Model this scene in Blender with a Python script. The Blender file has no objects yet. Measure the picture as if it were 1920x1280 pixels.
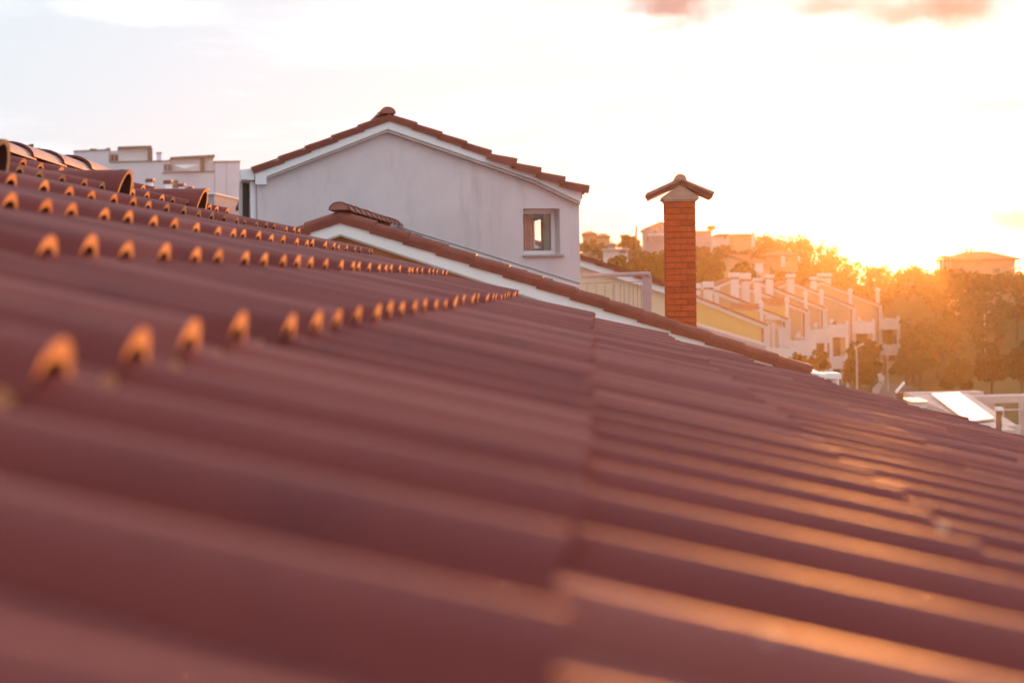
import bpy, math, random
from mathutils import Vector as V, Matrix, noise
random.seed(11)
R = math.radians
sc = bpy.context.scene
COL = sc.collection
TERRA = None

# ------------------------------------------------------------------ camera
FP = 1920*50/36.0
CZ = 10.0
CAM = V((0, 0, CZ))
ROLL = R(0.8)
ey = V((1117-960, 640-532, -FP)).normalized()
up = V((-math.sin(ROLL), math.cos(ROLL), 0))
ez = (up - ey*up.dot(ey)).normalized()
ex = ey.cross(ez).normalized()
RW = Matrix((ex, ey, ez))            # camera axes -> world axes
def ray(px, py):
    return RW @ V((px-960, 640-py, -FP))
def P(px, py, Y):
    d = ray(px, py); return CAM + d*(Y/d.y)
def hit(px, py, q, n):
    d = ray(px, py); return CAM + d*((q-CAM).dot(n)/d.dot(n))
def G(px, py, z=0.0):
    d = ray(px, py); return CAM + d*((z-CZ)/d.z)
def proj(p):
    c = RW.transposed() @ (p-CAM)
    return 960+FP*c.x/-c.z, 640-FP*c.y/-c.z

cd = bpy.data.cameras.new('camera'); cam = bpy.data.objects.new('camera', cd); COL.objects.link(cam)
M4 = RW.to_4x4(); M4.translation = CAM
cam.matrix_world = M4
cd.lens = 50; cd.sensor_width = 36; cd.clip_start = 0.05; cd.clip_end = 6000
cd.dof.use_dof = True; cd.dof.focus_distance = 9.0; cd.dof.aperture_fstop = 3.4
sc.camera = cam

# ------------------------------------------------------------------ materials
def mat(name, col, rough=.7, var=0.12, scale=6.0, bump=0.0, bscale=60.0, spec=.4, col2=None, metal=0, trans=0, stain=None, coat=0, stretch=None):
    m = bpy.data.materials.new(name); m.use_nodes = True
    nt = m.node_tree; N = nt.nodes; Lk = nt.links
    b = N['Principled BSDF']
    b.inputs['Roughness'].default_value = rough
    b.inputs['Specular IOR Level'].default_value = spec
    b.inputs['Metallic'].default_value = metal
    if coat:
        b.inputs['Coat Weight'].default_value = coat; b.inputs['Coat Roughness'].default_value = .35
    tc = N.new('ShaderNodeTexCoord')
    mp = N.new('ShaderNodeMapping'); Lk.new(tc.outputs['Object'], mp.inputs[0])
    if stretch: mp.inputs['Scale'].default_value = stretch
    n1 = N.new('ShaderNodeTexNoise'); n1.inputs['Scale'].default_value = scale; n1.inputs['Detail'].default_value = 6
    n1.inputs['Roughness'].default_value = .65
    Lk.new(mp.outputs[0], n1.inputs['Vector'])
    cr = N.new('ShaderNodeValToRGB')
    c = V(col); c2 = V(col2) if col2 else c*(1+var)
    c1 = c if col2 else c*(1-var)
    cr.color_ramp.elements[0].position = .32; cr.color_ramp.elements[1].position = .68
    cr.color_ramp.elements[0].color = (*c1, 1); cr.color_ramp.elements[1].color = (*c2, 1)
    Lk.new(n1.outputs['Fac'], cr.inputs[0])
    out = cr.outputs[0]
    if stain:
        scol, sscale, lo, hi, sx = stain
        mp2 = N.new('ShaderNodeMapping'); mp2.inputs['Scale'].default_value = sx; Lk.new(tc.outputs['Object'], mp2.inputs[0])
        n2 = N.new('ShaderNodeTexNoise'); n2.inputs['Scale'].default_value = sscale; n2.inputs['Detail'].default_value = 8
        n2.inputs['Roughness'].default_value = .7
        Lk.new(mp2.outputs[0], n2.inputs['Vector'])
        mr = N.new('ShaderNodeMapRange'); mr.inputs[1].default_value = lo; mr.inputs[2].default_value = hi
        Lk.new(n2.outputs['Fac'], mr.inputs[0])
        mx = N.new('ShaderNodeMix'); mx.data_type = 'RGBA'
        Lk.new(mr.outputs[0], mx.inputs[0]); Lk.new(out, mx.inputs[6]); mx.inputs[7].default_value = (*scol, 1)
        out = mx.outputs[2]
    Lk.new(out, b.inputs['Base Color'])
    if bump:
        n3 = N.new('ShaderNodeTexNoise'); n3.inputs['Scale'].default_value = bscale; n3.inputs['Detail'].default_value = 5
        Lk.new(tc.outputs['Object'], n3.inputs['Vector'])
        bp = N.new('ShaderNodeBump'); bp.inputs['Strength'].default_value = bump; bp.inputs['Distance'].default_value = .01
        Lk.new(n3.outputs['Fac'], bp.inputs['Height']); Lk.new(bp.outputs[0], b.inputs['Normal'])
    if trans:
        t = N.new('ShaderNodeBsdfTranslucent'); Lk.new(out, t.inputs['Color'])
        ms = N.new('ShaderNodeMixShader'); ms.inputs[0].default_value = trans
        Lk.new(b.outputs[0], ms.inputs[1]); Lk.new(t.outputs[0], ms.inputs[2])
        Lk.new(ms.outputs[0], N['Material Output'].inputs['Surface'])
    return m

MT = mat('roof_tile_glaze', (.19, .025, .021), .60, scale=2.2, col2=(.27, .045, .034), bump=.5, bscale=260, spec=.40,
         stain=((.135, .020, .022), 4.5, .56, .80, (1, 1, 1)))
MT2 = mat('roof_tile_glaze_paler', (.28, .050, .040), .56, scale=3.0, col2=(.34, .074, .054), bump=.5, bscale=260, spec=.46,
         stain=((.18, .032, .028), 6, .58, .8, (1, 1, 1)))
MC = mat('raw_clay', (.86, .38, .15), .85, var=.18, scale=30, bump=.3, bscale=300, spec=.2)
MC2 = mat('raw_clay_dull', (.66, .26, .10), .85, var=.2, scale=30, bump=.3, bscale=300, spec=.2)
MCAP = mat('ridge_clay', (.44, .27, .25), .6, scale=9, col2=(.54, .37, .35), bump=.15, bscale=150,
           stain=((.32, .12, .09), 5, .5, .75, (1, 1, 1)))
MDARK = mat('tile_underside', (.12, .045, .035), .9)
MVERGE = mat('verge_tile', (.17, .030, .018), .6, scale=5, col2=(.23, .048, .03), bump=.1, bscale=120)
MTILEF = mat('far_roof_tile', (.24, .065, .035), .8, scale=2, col2=(.34, .11, .065))
MCAPR = mat('ridge_clay_dark', (.27, .085, .065), .65, scale=8, col2=(.36, .13, .10), bump=.15, bscale=120)
MSHADE = mat('balcony_shade_brown', (.16, .08, .05), .7, scale=2, stretch=(1, 1, 20))  # brown that stands for the shade in the balcony recesses
MPL = mat('gable_plaster', (.69, .59, .60), .9, scale=2.2, col2=(.77, .665, .67), bump=.25, bscale=90, spec=.2,
          stain=((.52, .44, .44), 2.0, .54, .85, (2.2, 2.2, .35)))
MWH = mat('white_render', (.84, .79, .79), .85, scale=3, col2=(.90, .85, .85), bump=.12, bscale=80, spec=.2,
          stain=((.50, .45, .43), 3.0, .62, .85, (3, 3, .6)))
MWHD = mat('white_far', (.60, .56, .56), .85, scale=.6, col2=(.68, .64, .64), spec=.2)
MMOULD = mat('moulding_stone', (.45, .36, .33), .85, bump=.1)
MOR = mat('orange_plaster', (.46, .19, .09), .9, scale=2, bump=.15, spec=.2)
MCREAM = mat('cream_plaster', (.86, .64, .44), .9, scale=.8, var=.05, spec=.2)
MYEL = mat('yellow_plaster', (.62, .43, .18), .9, scale=.5, var=.07, spec=.2)
MPEACH = mat('peach_plaster', (.52, .34, .22), .9, scale=.5, var=.06, spec=.2)
MLIL = mat('lilac_plaster', (.42, .36, .40), .9, scale=.5, var=.07, spec=.2)
MAPT = mat('apartment_render', (.64, .62, .72), .9, scale=.35, var=.05, spec=.2)
MGREY = mat('dark_grey_cladding', (.05, .062, .08), .6, scale=1)
MGLASSD = mat('dark_glass', (.03, .03, .035), .12, spec=.8)
MBRICK = mat('brick_red', (.52, .072, .024), .8, scale=14, col2=(.62, .11, .035), bump=.25, bscale=120, spec=.2,
             stain=((.38, .09, .05), 6, .55, .8, (1, 1, 1)))
MBRICK2 = mat('brick_red_darker', (.40, .060, .022), .85, scale=18, col2=(.50, .09, .03), bump=.25, bscale=120, spec=.2)
MMORT = mat('mortar', (.15, .05, .035), .95, bump=.3)
MCONC = mat('cap_concrete', (.54, .33, .25), .9, bump=.25, bscale=70, stain=((.3, .24, .2), 8, .55, .8, (1, 1, 1)))
MMET = mat('painted_metal', (.42, .34, .35), .45, spec=.5)
MZINC = mat('zinc_flashing', (.30, .30, .30), .5, metal=.6)
MFRAME = mat('window_frame_white', (.92, .88, .88), .35, var=.03)
MCURT = mat('curtain', (.80, .72, .66), .9, scale=8, stretch=(8, 8, .2), var=.25)
MROOM = mat('room_wall', (.55, .40, .26), .9)
MLEAF = [mat('leaves_olive', (.055, .065, .022), .7, scale=.25, col2=(.10, .105, .035), trans=.24, spec=.2),
         mat('leaves_dark', (.035, .045, .018), .7, scale=.25, col2=(.07, .075, .03), trans=.3, spec=.2),
         mat('leaves_rust', (.09, .055, .02), .7, scale=.25, col2=(.13, .09, .03), trans=.24, spec=.2)]
MBARK = mat('bark', (.10, .07, .05), .9, bump=.5, bscale=8)
MGRND = mat('ground_grass', (.07, .07, .03), .95, scale=.05, col2=(.14, .12, .055), spec=.1,
            stain=((.16, .12, .07), .02, .5, .7, (1, 1, 1)))
MASPH = mat('road_asphalt', (.12, .105, .10), .8, scale=.3, var=.15)
MPAVE = mat('pavement_concrete', (.30, .27, .25), .85, scale=.3)
MPOLE = mat('galvanised_pole', (.45, .42, .40), .5)
MDECK = mat('deck_grey', (.34, .30, .34), .8, scale=.7)

def glass_mat():
    m = bpy.data.materials.new('window_glass'); m.use_nodes = True
    b = m.node_tree.nodes['Principled BSDF']
    b.inputs['Base Color'].default_value = (.9, .9, .9, 1); b.inputs['Roughness'].default_value = .03
    b.inputs['Transmission Weight'].default_value = 1.0; b.inputs['IOR'].default_value = 1.45
    return m
MGLASS = glass_mat()
def panel_mat():
    m = bpy.data.materials.new('polycarbonate_panel'); m.use_nodes = True
    b = m.node_tree.nodes['Principled BSDF']
    b.inputs['Base Color'].default_value = (.78, .90, .88, 1); b.inputs['Roughness'].default_value = .25
    b.inputs['Specular IOR Level'].default_value = 1.0; b.inputs['Coat Weight'].default_value = 1.0
    b.inputs['Coat Roughness'].default_value = .06
    return m
MPANEL = panel_mat()

# ------------------------------------------------------------------ mesh helpers
class MB:
    def __init__(s): s.v = []; s.f = []; s.m = []
    def add(s, vs, fs, mi=0):
        o = len(s.v); s.v += [tuple(a) for a in vs]
        for f in fs: s.f.append(tuple(o+i for i in f)); s.m.append(mi)
    def prism(s, pts, vec, mi=0):
        pts = [V(p) for p in pts]; vec = V(vec); n = len(pts)
        nrm = V((0, 0, 0))
        for i in range(n): nrm += pts[i].cross(pts[(i+1) % n])
        if nrm.dot(vec) > 0: pts = pts[::-1]
        vs = pts+[p+vec for p in pts]
        fs = [tuple(range(n)), tuple(range(2*n-1, n-1, -1))]
        fs += [(i, i+n, (i+1) % n+n, (i+1) % n) for i in range(n)]
        s.add(vs, fs, mi)
        return s
    def box(s, o, a, b, c, mi=0):          # corner + three edge vectors
        o = V(o); a = V(a); b = V(b); c = V(c)
        return s.prism([o, o+a, o+a+b, o+b], c, mi)
    def abox(s, x0, x1, y0, y1, z0, z1, mi=0):
        return s.box((x0, y0, z0), (x1-x0, 0, 0), (0, y1-y0, 0), (0, 0, z1-z0), mi)
    def tube(s, p, q, r0, r1=None, n=8, mi=0, caps=True):
        p = V(p); q = V(q); r1 = r0 if r1 is None else r1
        d = (q-p).normalized(); a = d.orthogonal().normalized(); b = d.cross(a)
        vs = []
        for c, r in ((p, r0), (q, r1)):
            for i in range(n):
                t = 2*math.pi*i/n; vs.append(c+(a*math.cos(t)+b*math.sin(t))*r)
        fs = [(i, (i+1) % n, (i+1) % n+n, i+n) for i in range(n)]
        if caps: fs += [tuple(range(n-1, -1, -1)), tuple(range(n, 2*n))]
        s.add(vs, fs, mi); return s
    def barrel(s, p, q, side, upv, r0, r1, th, n=9, mi=0, me=1, squash=1.0):   # half pipe with thickness, from p to q
        p = V(p); q = V(q); rings = []
        for c, r in ((p, r0), (q, r1), (q, r1-th), (p, r0-th)):
            ring = []
            for i in range(n+1):
                t = math.pi*i/n
                ring.append(c + side*(math.cos(t)*r) + upv*(math.sin(t)*r*squash))
            rings.append(ring)
        o = len(s.v)
        s.v += [tuple(x) for rg in rings for x in rg]; k = n+1
        def Q(a, b, mi_):
            for i in range(n):
                s.f.append((o+a*k+i, o+a*k+i+1, o+b*k+i+1, o+b*k+i)); s.m.append(mi_)
        Q(0, 1, mi); Q(1, 2, me); Q(2, 3, mi); Q(3, 0, me)
        for i in (0, n):
            s.f.append(tuple(o+a*k+i for a in range(4))); s.m.append(me)
        return s
    def build(s, name, mats, parent=None, smooth=False, bevel=0):
        me = bpy.data.meshes.new(name); me.from_pydata(s.v, [], s.f)
        if not isinstance(mats, (list, tuple)): mats = [mats]
        for m in mats: me.materials.append(m)
        me.polygons.foreach_set('material_index', [min(i, len(mats)-1) for i in s.m])
        if smooth: me.polygons.foreach_set('use_smooth', [True]*len(me.polygons))
        me.update()
        o = bpy.data.objects.new(name, me); COL.objects.link(o)
        if parent:
            o.parent = parent
            root = parent
            off = V((0, 0, 0))
            while root: off += V(root.location); root = root.parent
            o.location = -off
        if smooth:
            me.set_sharp_from_angle(angle=R(40))
        if bevel:
            b = o.modifiers.new('bevel', 'BEVEL'); b.width = bevel; b.segments = 2; b.limit_method = 'ANGLE'
        return o

def tag(o, label=None, cat=None, group=None, kind=None):
    if label: o['label'] = label
    if cat: o['category'] = cat
    if group: o['group'] = group
    if kind: o['kind'] = kind
    return o
def thing(name, loc, label, cat, group=None):
    o = bpy.data.objects.new(name, None); COL.objects.link(o); o.location = V(loc); o.empty_display_size = .2
    return tag(o, label, cat, group)

# tiled slope: origin at the upper end, s = down the slope, v = along the ridge, n = normal
def tile_slope(mb, O, s, v, n, ncourse, nrib, L=.35, pitch=.17, hroll=.0225, lift=.017, res=16, jit=1.3, roll_w=.42, depth=.05):
    O = V(O)
    prof = []
    for k in range(res+1):
        u = k/res
        if u <= roll_w:
            h = hroll*max(0, math.sin(math.pi*u/roll_w))**.70
        else:
            w = (u-roll_w)/(1-roll_w); h = .004*math.sin(math.pi*w*2)**2
        prof.append((u*pitch, h))
    for i in range(ncourse):
        for j in range(nrib):
            a = random.uniform(-1, 1)*.004*jit; ds = random.uniform(-1, 1)*.007*jit; dv = random.uniform(-1, 1)*.003*jit
            tilt = random.uniform(-1, 1)*.003*jit
            s0 = i*L; s1 = (i+1)*L+.0+ds
            l1 = lift + abs(a)
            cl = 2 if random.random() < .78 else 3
            sm = 0 if random.random() < .75 else 1
            A = []; B = []; C_ = []; D = []
            for (pv, h) in prof:
                b = O + v*(j*pitch+pv+dv)
                flare = 1+.10*(h > .01)
                A.append(b + s*(s0-.02) + n*(h*.96-.004))
                wl = .22+.78*min(1, h/hroll*1.6); B.append(b + s*s1 + n*(h*flare+l1*wl+tilt*(pv/pitch-.5)*wl))
                C_.append(b + s*(s1-.001) + n*(h*flare*.86+l1*wl-(.0115 if h > .004 else .012)))
                D.append(b + s*(s1-depth) + n*(h*.86+l1*wl-(.0125 if h > .004 else .013)))
            k = res+1
            vs = A+B+C_+D
            mb.add(vs, [(q, q+k, q+k+1, q+1) for q in range(res)], sm)
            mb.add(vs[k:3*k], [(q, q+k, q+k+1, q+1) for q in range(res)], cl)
            mb.add(vs[2*k:], [(q, q+k, q+k+1, q+1) for q in range(res)], 4)
    return mb
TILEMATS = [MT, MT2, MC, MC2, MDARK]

def ridge_caps(base, parent, p0, vdir, length, side, L=.33, r=.115, name='ridge_tile', first_closed=True, mats=None, squash=.72):
    n = int(length/L); upv = V((0, 0, 1))
    first = None
    for i in range(n):
        mb = MB()
        jit = random.uniform(-.003, .003)
        a = V(p0)+vdir*(i*L) + upv*(.010+jit); b = V(p0)+vdir*((i+1)*L+.05) + upv*(-.004)
        mb.barrel(b, a, side, upv, r*.91, r, .013, n=12, mi=0, me=1, squash=squash)
        if i == 0 and first_closed:
            pts = [a+side*(math.cos(math.pi*k/12)*r*.95)+upv*(math.sin(math.pi*k/12)*r*.95*squash) for k in range(13)]
            mb.prism(pts, vdir*.012, 0)
        mb.build(name, mats or [MCAP, MDARK], parent, smooth=True)

# ================================================================== OUR ROOF
YF = 6.63
pA = P(178, 322, YF); pB = P(1800, 783, YF)
alpha = math.atan2(pA.z-pB.z, pB.x-pA.x)
def roofz(x): return pA.z - (x-pA.x)*math.tan(alpha)
LH = (P(1113, 592, YF).x - P(575, 433, YF).x)/4.0
L0 = LH/math.cos(alpha)
XR = P(1113, 592, YF).x - 7*LH          # ridge
s = V((math.cos(alpha), 0, -math.sin(alpha))); n = V((math.sin(alpha), 0, math.cos(alpha))); Yv = V((0, 1, 0)); Xv = V((1, 0, 0)); Zv = V((0, 0, 1))
print('alpha', math.degrees(alpha), 'L', L0, 'XR', XR, 'cam over roof', (CZ-roofz(0))*math.cos(alpha))
HR = .0225
Y0 = YF-46*.17
O = V((XR, Y0, roofz(XR))) - n*(HR+.010)
own = thing('tiled_roof_house', (0, 2.5, 0), 'terracotta roll tiled roof filling the foreground with orange lit tile ends', 'house')
NC = 19
mb = MB(); tile_slope(mb, O, s, Yv, n, NC, 46, L=L0)
s2 = V((-s.x, 0, s.z)); n2 = V((-n.x, 0, n.z))
tile_slope(mb, O + V((0, 0, 0)), s2, Yv, n2, 8, 46, L=L0, res=8)
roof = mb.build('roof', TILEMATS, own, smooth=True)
# under slab, verge and walls
XE = XR+NC*LH
zr = roofz(XR)-.06
def und(x): return roofz(x)-.065
mb = MB()
mb.prism([(XR, Y0+.02, und(XR)), (XE-.03, Y0+.02, und(XE-.03)), (XE-.03, Y0+.02, und(XE-.03)-.03), (XR, Y0+.02, und(XR)-.03)], (0, YF-Y0-.03, 0))
xl = XR-8*LH
mb.prism([(XR, Y0+.02, und(XR)), (xl+.03, Y0+.02, und(XR-(xl+.03-XR))), (xl+.03, Y0+.02, und(XR-(xl+.03-XR))-.03), (XR, Y0+.02, und(XR)-.03)], (0, YF-Y0-.03, 0))
mb.build('soffit', MDARK, own)
mb = MB()
zb = lambda x: und(XR+abs(x-XR))-.032
mb.prism([(xl+.4, Y0+.3, 0), (XE-.4, Y0+.3, 0), (XE-.4, Y0+.3, zb(XE-.4)), (XR, Y0+.3, zb(XR)), (xl+.4, Y0+.3, zb(xl+.4))], (0, YF-Y0-.5, 0))
mb.build('wall', MWH, own)
# ridge tiles
pr = V((XR, YF-.02-15*.33, roofz(XR)-.028))
ridge_caps(None, own, pr, Yv, 15*.33+.01, Xv, first_closed=False, r=.112, mats=[MCAP, MVERGE], squash=.58)
# vent tiles
for yv in (3.86, 4.92, 5.90):
    xr = XR + 2*LH + .015
    q = V((xr, yv, roofz(xr))) - n*.042 + s*.03
    p = q - s*.50 - n*.085
    up2 = (n + s*.0).normalized()
    mb = MB()
    # flared hood: several rings
    rings = []
    for t in (0, .25, .5, .75, 1):
        c = p.lerp(q, t); r = .045 + .03*t; hh = .050+.068*t**.8
        rings.append([c + Yv*(math.cos(math.pi*k/14)*r) + up2*(math.sin(math.pi*k/14)*hh) for k in range(15)])
    inner = [q - s*.001 + Yv*(math.cos(math.pi*k/14)*.060) + up2*(math.sin(math.pi*k/14)*.104) for k in range(15)]
    inner2 = [c_ - s*.10 - n*.03 for c_ in inner]
    allr = rings+[inner, inner2]
    o0 = 0
    vs = [x for rg in allr for x in rg]
    for a in range(6):
        mb.f += [(a*15+k, a*15+k+1, (a+1)*15+k+1, (a+1)*15+k) for k in range(14)]
        mb.m += [{4: 1, 5: 2}.get(a, 0)]*14
    mb.f.append(tuple(6*15+k for k in range(15))); mb.m.append(2)
    mb.v = [tuple(x) for x in vs]
    mb.build('vent_tile', [MT, MC, MDARK], own, smooth=True)
# two pale crumbs added as blurred glints on the near tiles
def roofpoint(px, py, off=0):
    q = V((0, 0, roofz(0))) + n*off; return hit(px, py, q, n)
for (px, py, r, lb) in ((1765, 990, .0065, 'pale crumb added for a glint on the right of the near tiles'), (1443, 1192, .004, 'small pale crumb added for a glint on the nearest tile roll at the bottom')):
    c = roofpoint(px, py, .004); m_ = MB(); vs = []
    for k in range(24):
        d = V((random.gauss(0, 1), random.gauss(0, 1), random.gauss(0, 1))).normalized()
        vs.append(c+d*r*random.uniform(.8, 1.1))
    import bmesh
    bm = bmesh.new(); [bm.verts.new(x) for x in vs]; bmesh.ops.convex_hull(bm, input=bm.verts)
    me = bpy.data.meshes.new('glint_crumb'); bm.to_mesh(me); bm.free(); me.materials.append(MCONC)
    o = bpy.data.objects.new('glint_crumb', me); COL.objects.link(o); tag(o, lb, 'mortar crumb')

# ================================================================== NEIGHBOUR HOUSE (white verge)
YN = 14.0
nb = thing('neighbour_house', P(1000, 600, YN).xy.to_3d(), 'house with white sloping fascia and dark red verge tiles beyond the near roof', 'house')
rp = P(637, 398, YN); rr = P(1518, 689, YN); an = math.atan2(rp.z-rr.z, rr.x-rp.x)
sN = V((math.cos(an), 0, -math.sin(an))); nN = V((math.sin(an), 0, math.cos(an)))
lenN = (rr-rp).length
ncN = round(lenN/.355); LN = lenN/ncN
mb = MB(); ribs = 27
tile_slope(mb, rp+Yv*.06-nN*.05, sN, Yv, nN, ncN, ribs, L=LN, res=8, hroll=.036, pitch=.165)
sl = V((-sN.x, 0, sN.z)); nl = V((-nN.x, 0, nN.z))
tile_slope(mb, rp+Yv*.06-nl*.05, sl, Yv, nl, ncN, ribs, L=LN, res=8, hroll=.036, pitch=.165)
mb.build('roof', TILEMATS, nb, smooth=True)
yN2 = YN+.06+ribs*.165
# verge tiles: L shaped
for (ss, nn) in ((sN, nN), (sl, nl)):
    mb = MB()
    for i in range(ncN):
        a = rp + ss*(i*LN-.0) + nn*(.0); Lx = LN+.03
        ax = (ss*Lx + nn*.018)
        j = random.uniform(-.002, .002)
        f_ = lambda y_, h_: a+V((0, y_+j, 0))+nn*h_
        mb.prism([f_(-.035, -.105), f_(-.035, -.036), f_(-.012, -.008), f_(.035, .014), f_(.11, .016), f_(.11, -.012), f_(-.01, -.05), f_(-.01, -.105)], ax)
    mb.build('verge_tile', MVERGE, nb, bevel=.003)
# fascia
Yf = YN-.005
def Pn(px, py, d=0): return P(px, py, Yf+d)
zoff = lambda p, d: V((p.x, p.y, p.z-d))
mb = MB()
pk = rp.copy(); pk.y = Yf
er = rr.copy(); er.y = Yf; el = V((2*rp.x-rr.x, Yf, rr.z))
t1 = .085; t2 = .215
mb.prism([zoff(pk, t1), zoff(er, t1), zoff(er, t2), zoff(pk, t2)], (0, .12, 0))
mb.prism([zoff(pk, t1), zoff(el, t1), zoff(el, t2), zoff(pk, t2)], (0, .12, 0))
mb.build('fascia', MWH, nb)
mb = MB()
for e in (er, el):
    mb.prism([zoff(pk, t2+.001), zoff(e, t2+.001), zoff(e, t2+.02), zoff(pk, t2+.02)], (0, .10, 0))
mb.build('moulding', MMOULD, nb)
mb = MB()
mb.prism([V((el.x+.5, YN+.14, 0)), V((er.x-.35, YN+.14, 0)), zoff(er, .2)+V((-.35, .145, .11)), zoff(pk, .08)+V((0, .145, 0)), zoff(el, .2)+V((.5, .145, .11))], (0, yN2-YN-.2, 0))
mb.build('wall', MOR, nb)
ridge_caps(None, nb, rp+V((0, -.02, .012)), Yv, 4.3, Xv, L=.36, r=.108, mats=[MCAPR, MVERGE], squash=.75)
# eaves gutter
g0 = P(1522, 693, YN)
mb = MB()
mb.prism([g0+V((-.02, -.08, -.02)), g0+V((.13, -.08, -.045)), g0+V((.12, -.08, -.10)), g0+V((0, -.08, -.09))], (0, yN2-YN, 0))
mb.build('gutter', MWH, nb, bevel=.004)
mb = MB()
p0 = P(1540, 701, 15.2)
mb.prism([P(1524, 700, 14.3), P(1578, 700, 14.3), P(1578, 711, 14.3), P(1524, 709, 14.3)], (0, .3, 0)); mb.tube(P(1570, 708, 14.3)+V((0, .15, 0)), P(1570, 708, 14.3)+V((0, .15, -6)), .045, n=10)
mb.build('downpipe_hopper', MWH, nb, bevel=.006)

# ================================================================== GABLE HOUSE
th = R(16); eG = V((math.cos(th), math.sin(th), 0)); mG = V((math.sin(th), -math.cos(th), 0)); aw = -mG
QG = P(745, 423, 18.05)
def W(px, py, off=0.0): return hit(px, py, QG+mG*off, mG)
gh = thing('gable_house', W(800, 500).xy.to_3d(), 'pale mauve plastered gable house with one small window and red verge tiles', 'house')
gpk = W(726, 216); ger = W(1093, 353); gel = W(478, 314)
def base(p): return V((p.x, p.y, 0))
# wall with window hole: built from pieces in the wall plane (u along eG, z up)
def uv(p): return ((p-QG).dot(eG), p.z)
def pt(u, z, off=0): return V((QG.x, QG.y, 0)) + eG*u + Zv*z + mG*off
uL = uv(W(483, 400))[0]; uR = uv(W(1087, 450))[0]; uP = uv(gpk)[0]
w0u, w1u = uv(W(981, 430))[0], uv(W(1050, 430))[0]
w1z, w0z = uv(W(1015, 391))[1], uv(W(1015, 477))[1]
def topz(u):
    if u < uP: return gpk.z+(u-uP)/(uv(gel)[0]-uP)*(gel.z-gpk.z)-.09
    return gpk.z+(u-uP)/(uv(ger)[0]-uP)*(ger.z-gpk.z)-.09
mb = MB(); TH = .38
mb.prism([pt(uL, 0), pt(w0u, 0), pt(w0u, topz(w0u)), pt(uP, topz(uP)), pt(uL, topz(uL))], aw*TH)
mb.prism([pt(w0u, 0), pt(w1u, 0), pt(w1u, w0z), pt(w0u, w0z)], aw*TH)
mb.prism([pt(w0u, w1z), pt(w1u, w1z), pt(w1u, topz(w1u)), pt(w0u, topz(w0u))], aw*TH)
mb.prism([pt(w1u, 0), pt(uR, 0), pt(uR, topz(uR)), pt(w1u, topz(w1u))], aw*TH)
D = 7.0
mb.prism([pt(uL, 0, -TH), pt(uL+.3, 0, -TH), pt(uL+.3, topz(uL+.0)-.02, -TH), pt(uL, topz(uL)-.02, -TH)], aw*D)
# sunset side wall with an opening added to brighten the gable window
hA = hit(1019, 440, pt(uR, 0), eG); hB = hit(1003, 440, pt(uR, 0), eG)
dA = -(hA-QG).dot(mG); dB = -(hB-QG).dot(mG)
zlo, zhi = hit(1010, 466, pt(uR, 0), eG).z, hit(1010, 413, pt(uR, 0), eG).z
def side(d0, d1, z0, z1): mb.prism([pt(uR-.04, z0, -d0), pt(uR, z0, -d0), pt(uR, z1, -d0), pt(uR-.04, z1, -d0)], aw*(d1-d0))
side(TH, dA, 0, topz(uR)-.02); side(dB, TH+D, 0, topz(uR)-.02); side(dA, dB, 0, zlo); side(dA, dB, zhi, topz(uR)-.02)
print('side window depths', dA, dB, zlo, zhi)
BO = -TH-D
mb.prism([pt(uL, 0, BO), pt(uR, 0, BO), pt(uR, topz(uR), BO), pt(uP, topz(uP), BO), pt(uL, topz(uL), BO)], aw*.1)
# merge coplanar pieces so no seams show
gw = mb.build('wall', MPL, gh)
# fascia band
FO = .07
def Wf(px, py): return W(px, py, FO)
mb = MB()
tl, tp, tr = Wf(478, 316), Wf(726, 219), Wf(1091, 352)
bl, bp, br = Wf(500, 331), Wf(727, 242), Wf(1089, 379)
blo = Wf(478, 331)
mb.prism([tl, tp, bp, bl, Wf(500, 346), Wf(479, 346)], aw*(FO-.002))
mb.prism([tp, tr, br, Wf(1000, 337), Wf(930, 312), Wf(870, 291), bp], aw*(FO-.002))
mb.build('fascia', MWH, gh)
mb = MB()
def strip(pts, w, off, th):
    for a, b in zip(pts[:-1], pts[1:]):
        d = (b-a).normalized(); nrm = d.cross(mG).normalized()
        if nrm.z > 0: nrm = -nrm
        mb.prism([a, b, b+nrm*w, a+nrm*w], aw*th)
strip([W(500, 332.5, .09), W(727, 243.5, .09)], .022, 0, .088)
strip([W(727, 243.5, .09), W(870, 292.5, .09), W(930, 313.5, .09), W(1000, 338.5, .09), W(1089, 380.5, .09)], .03, 0, .088)
mb.build('moulding', MMOULD, gh)
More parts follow.
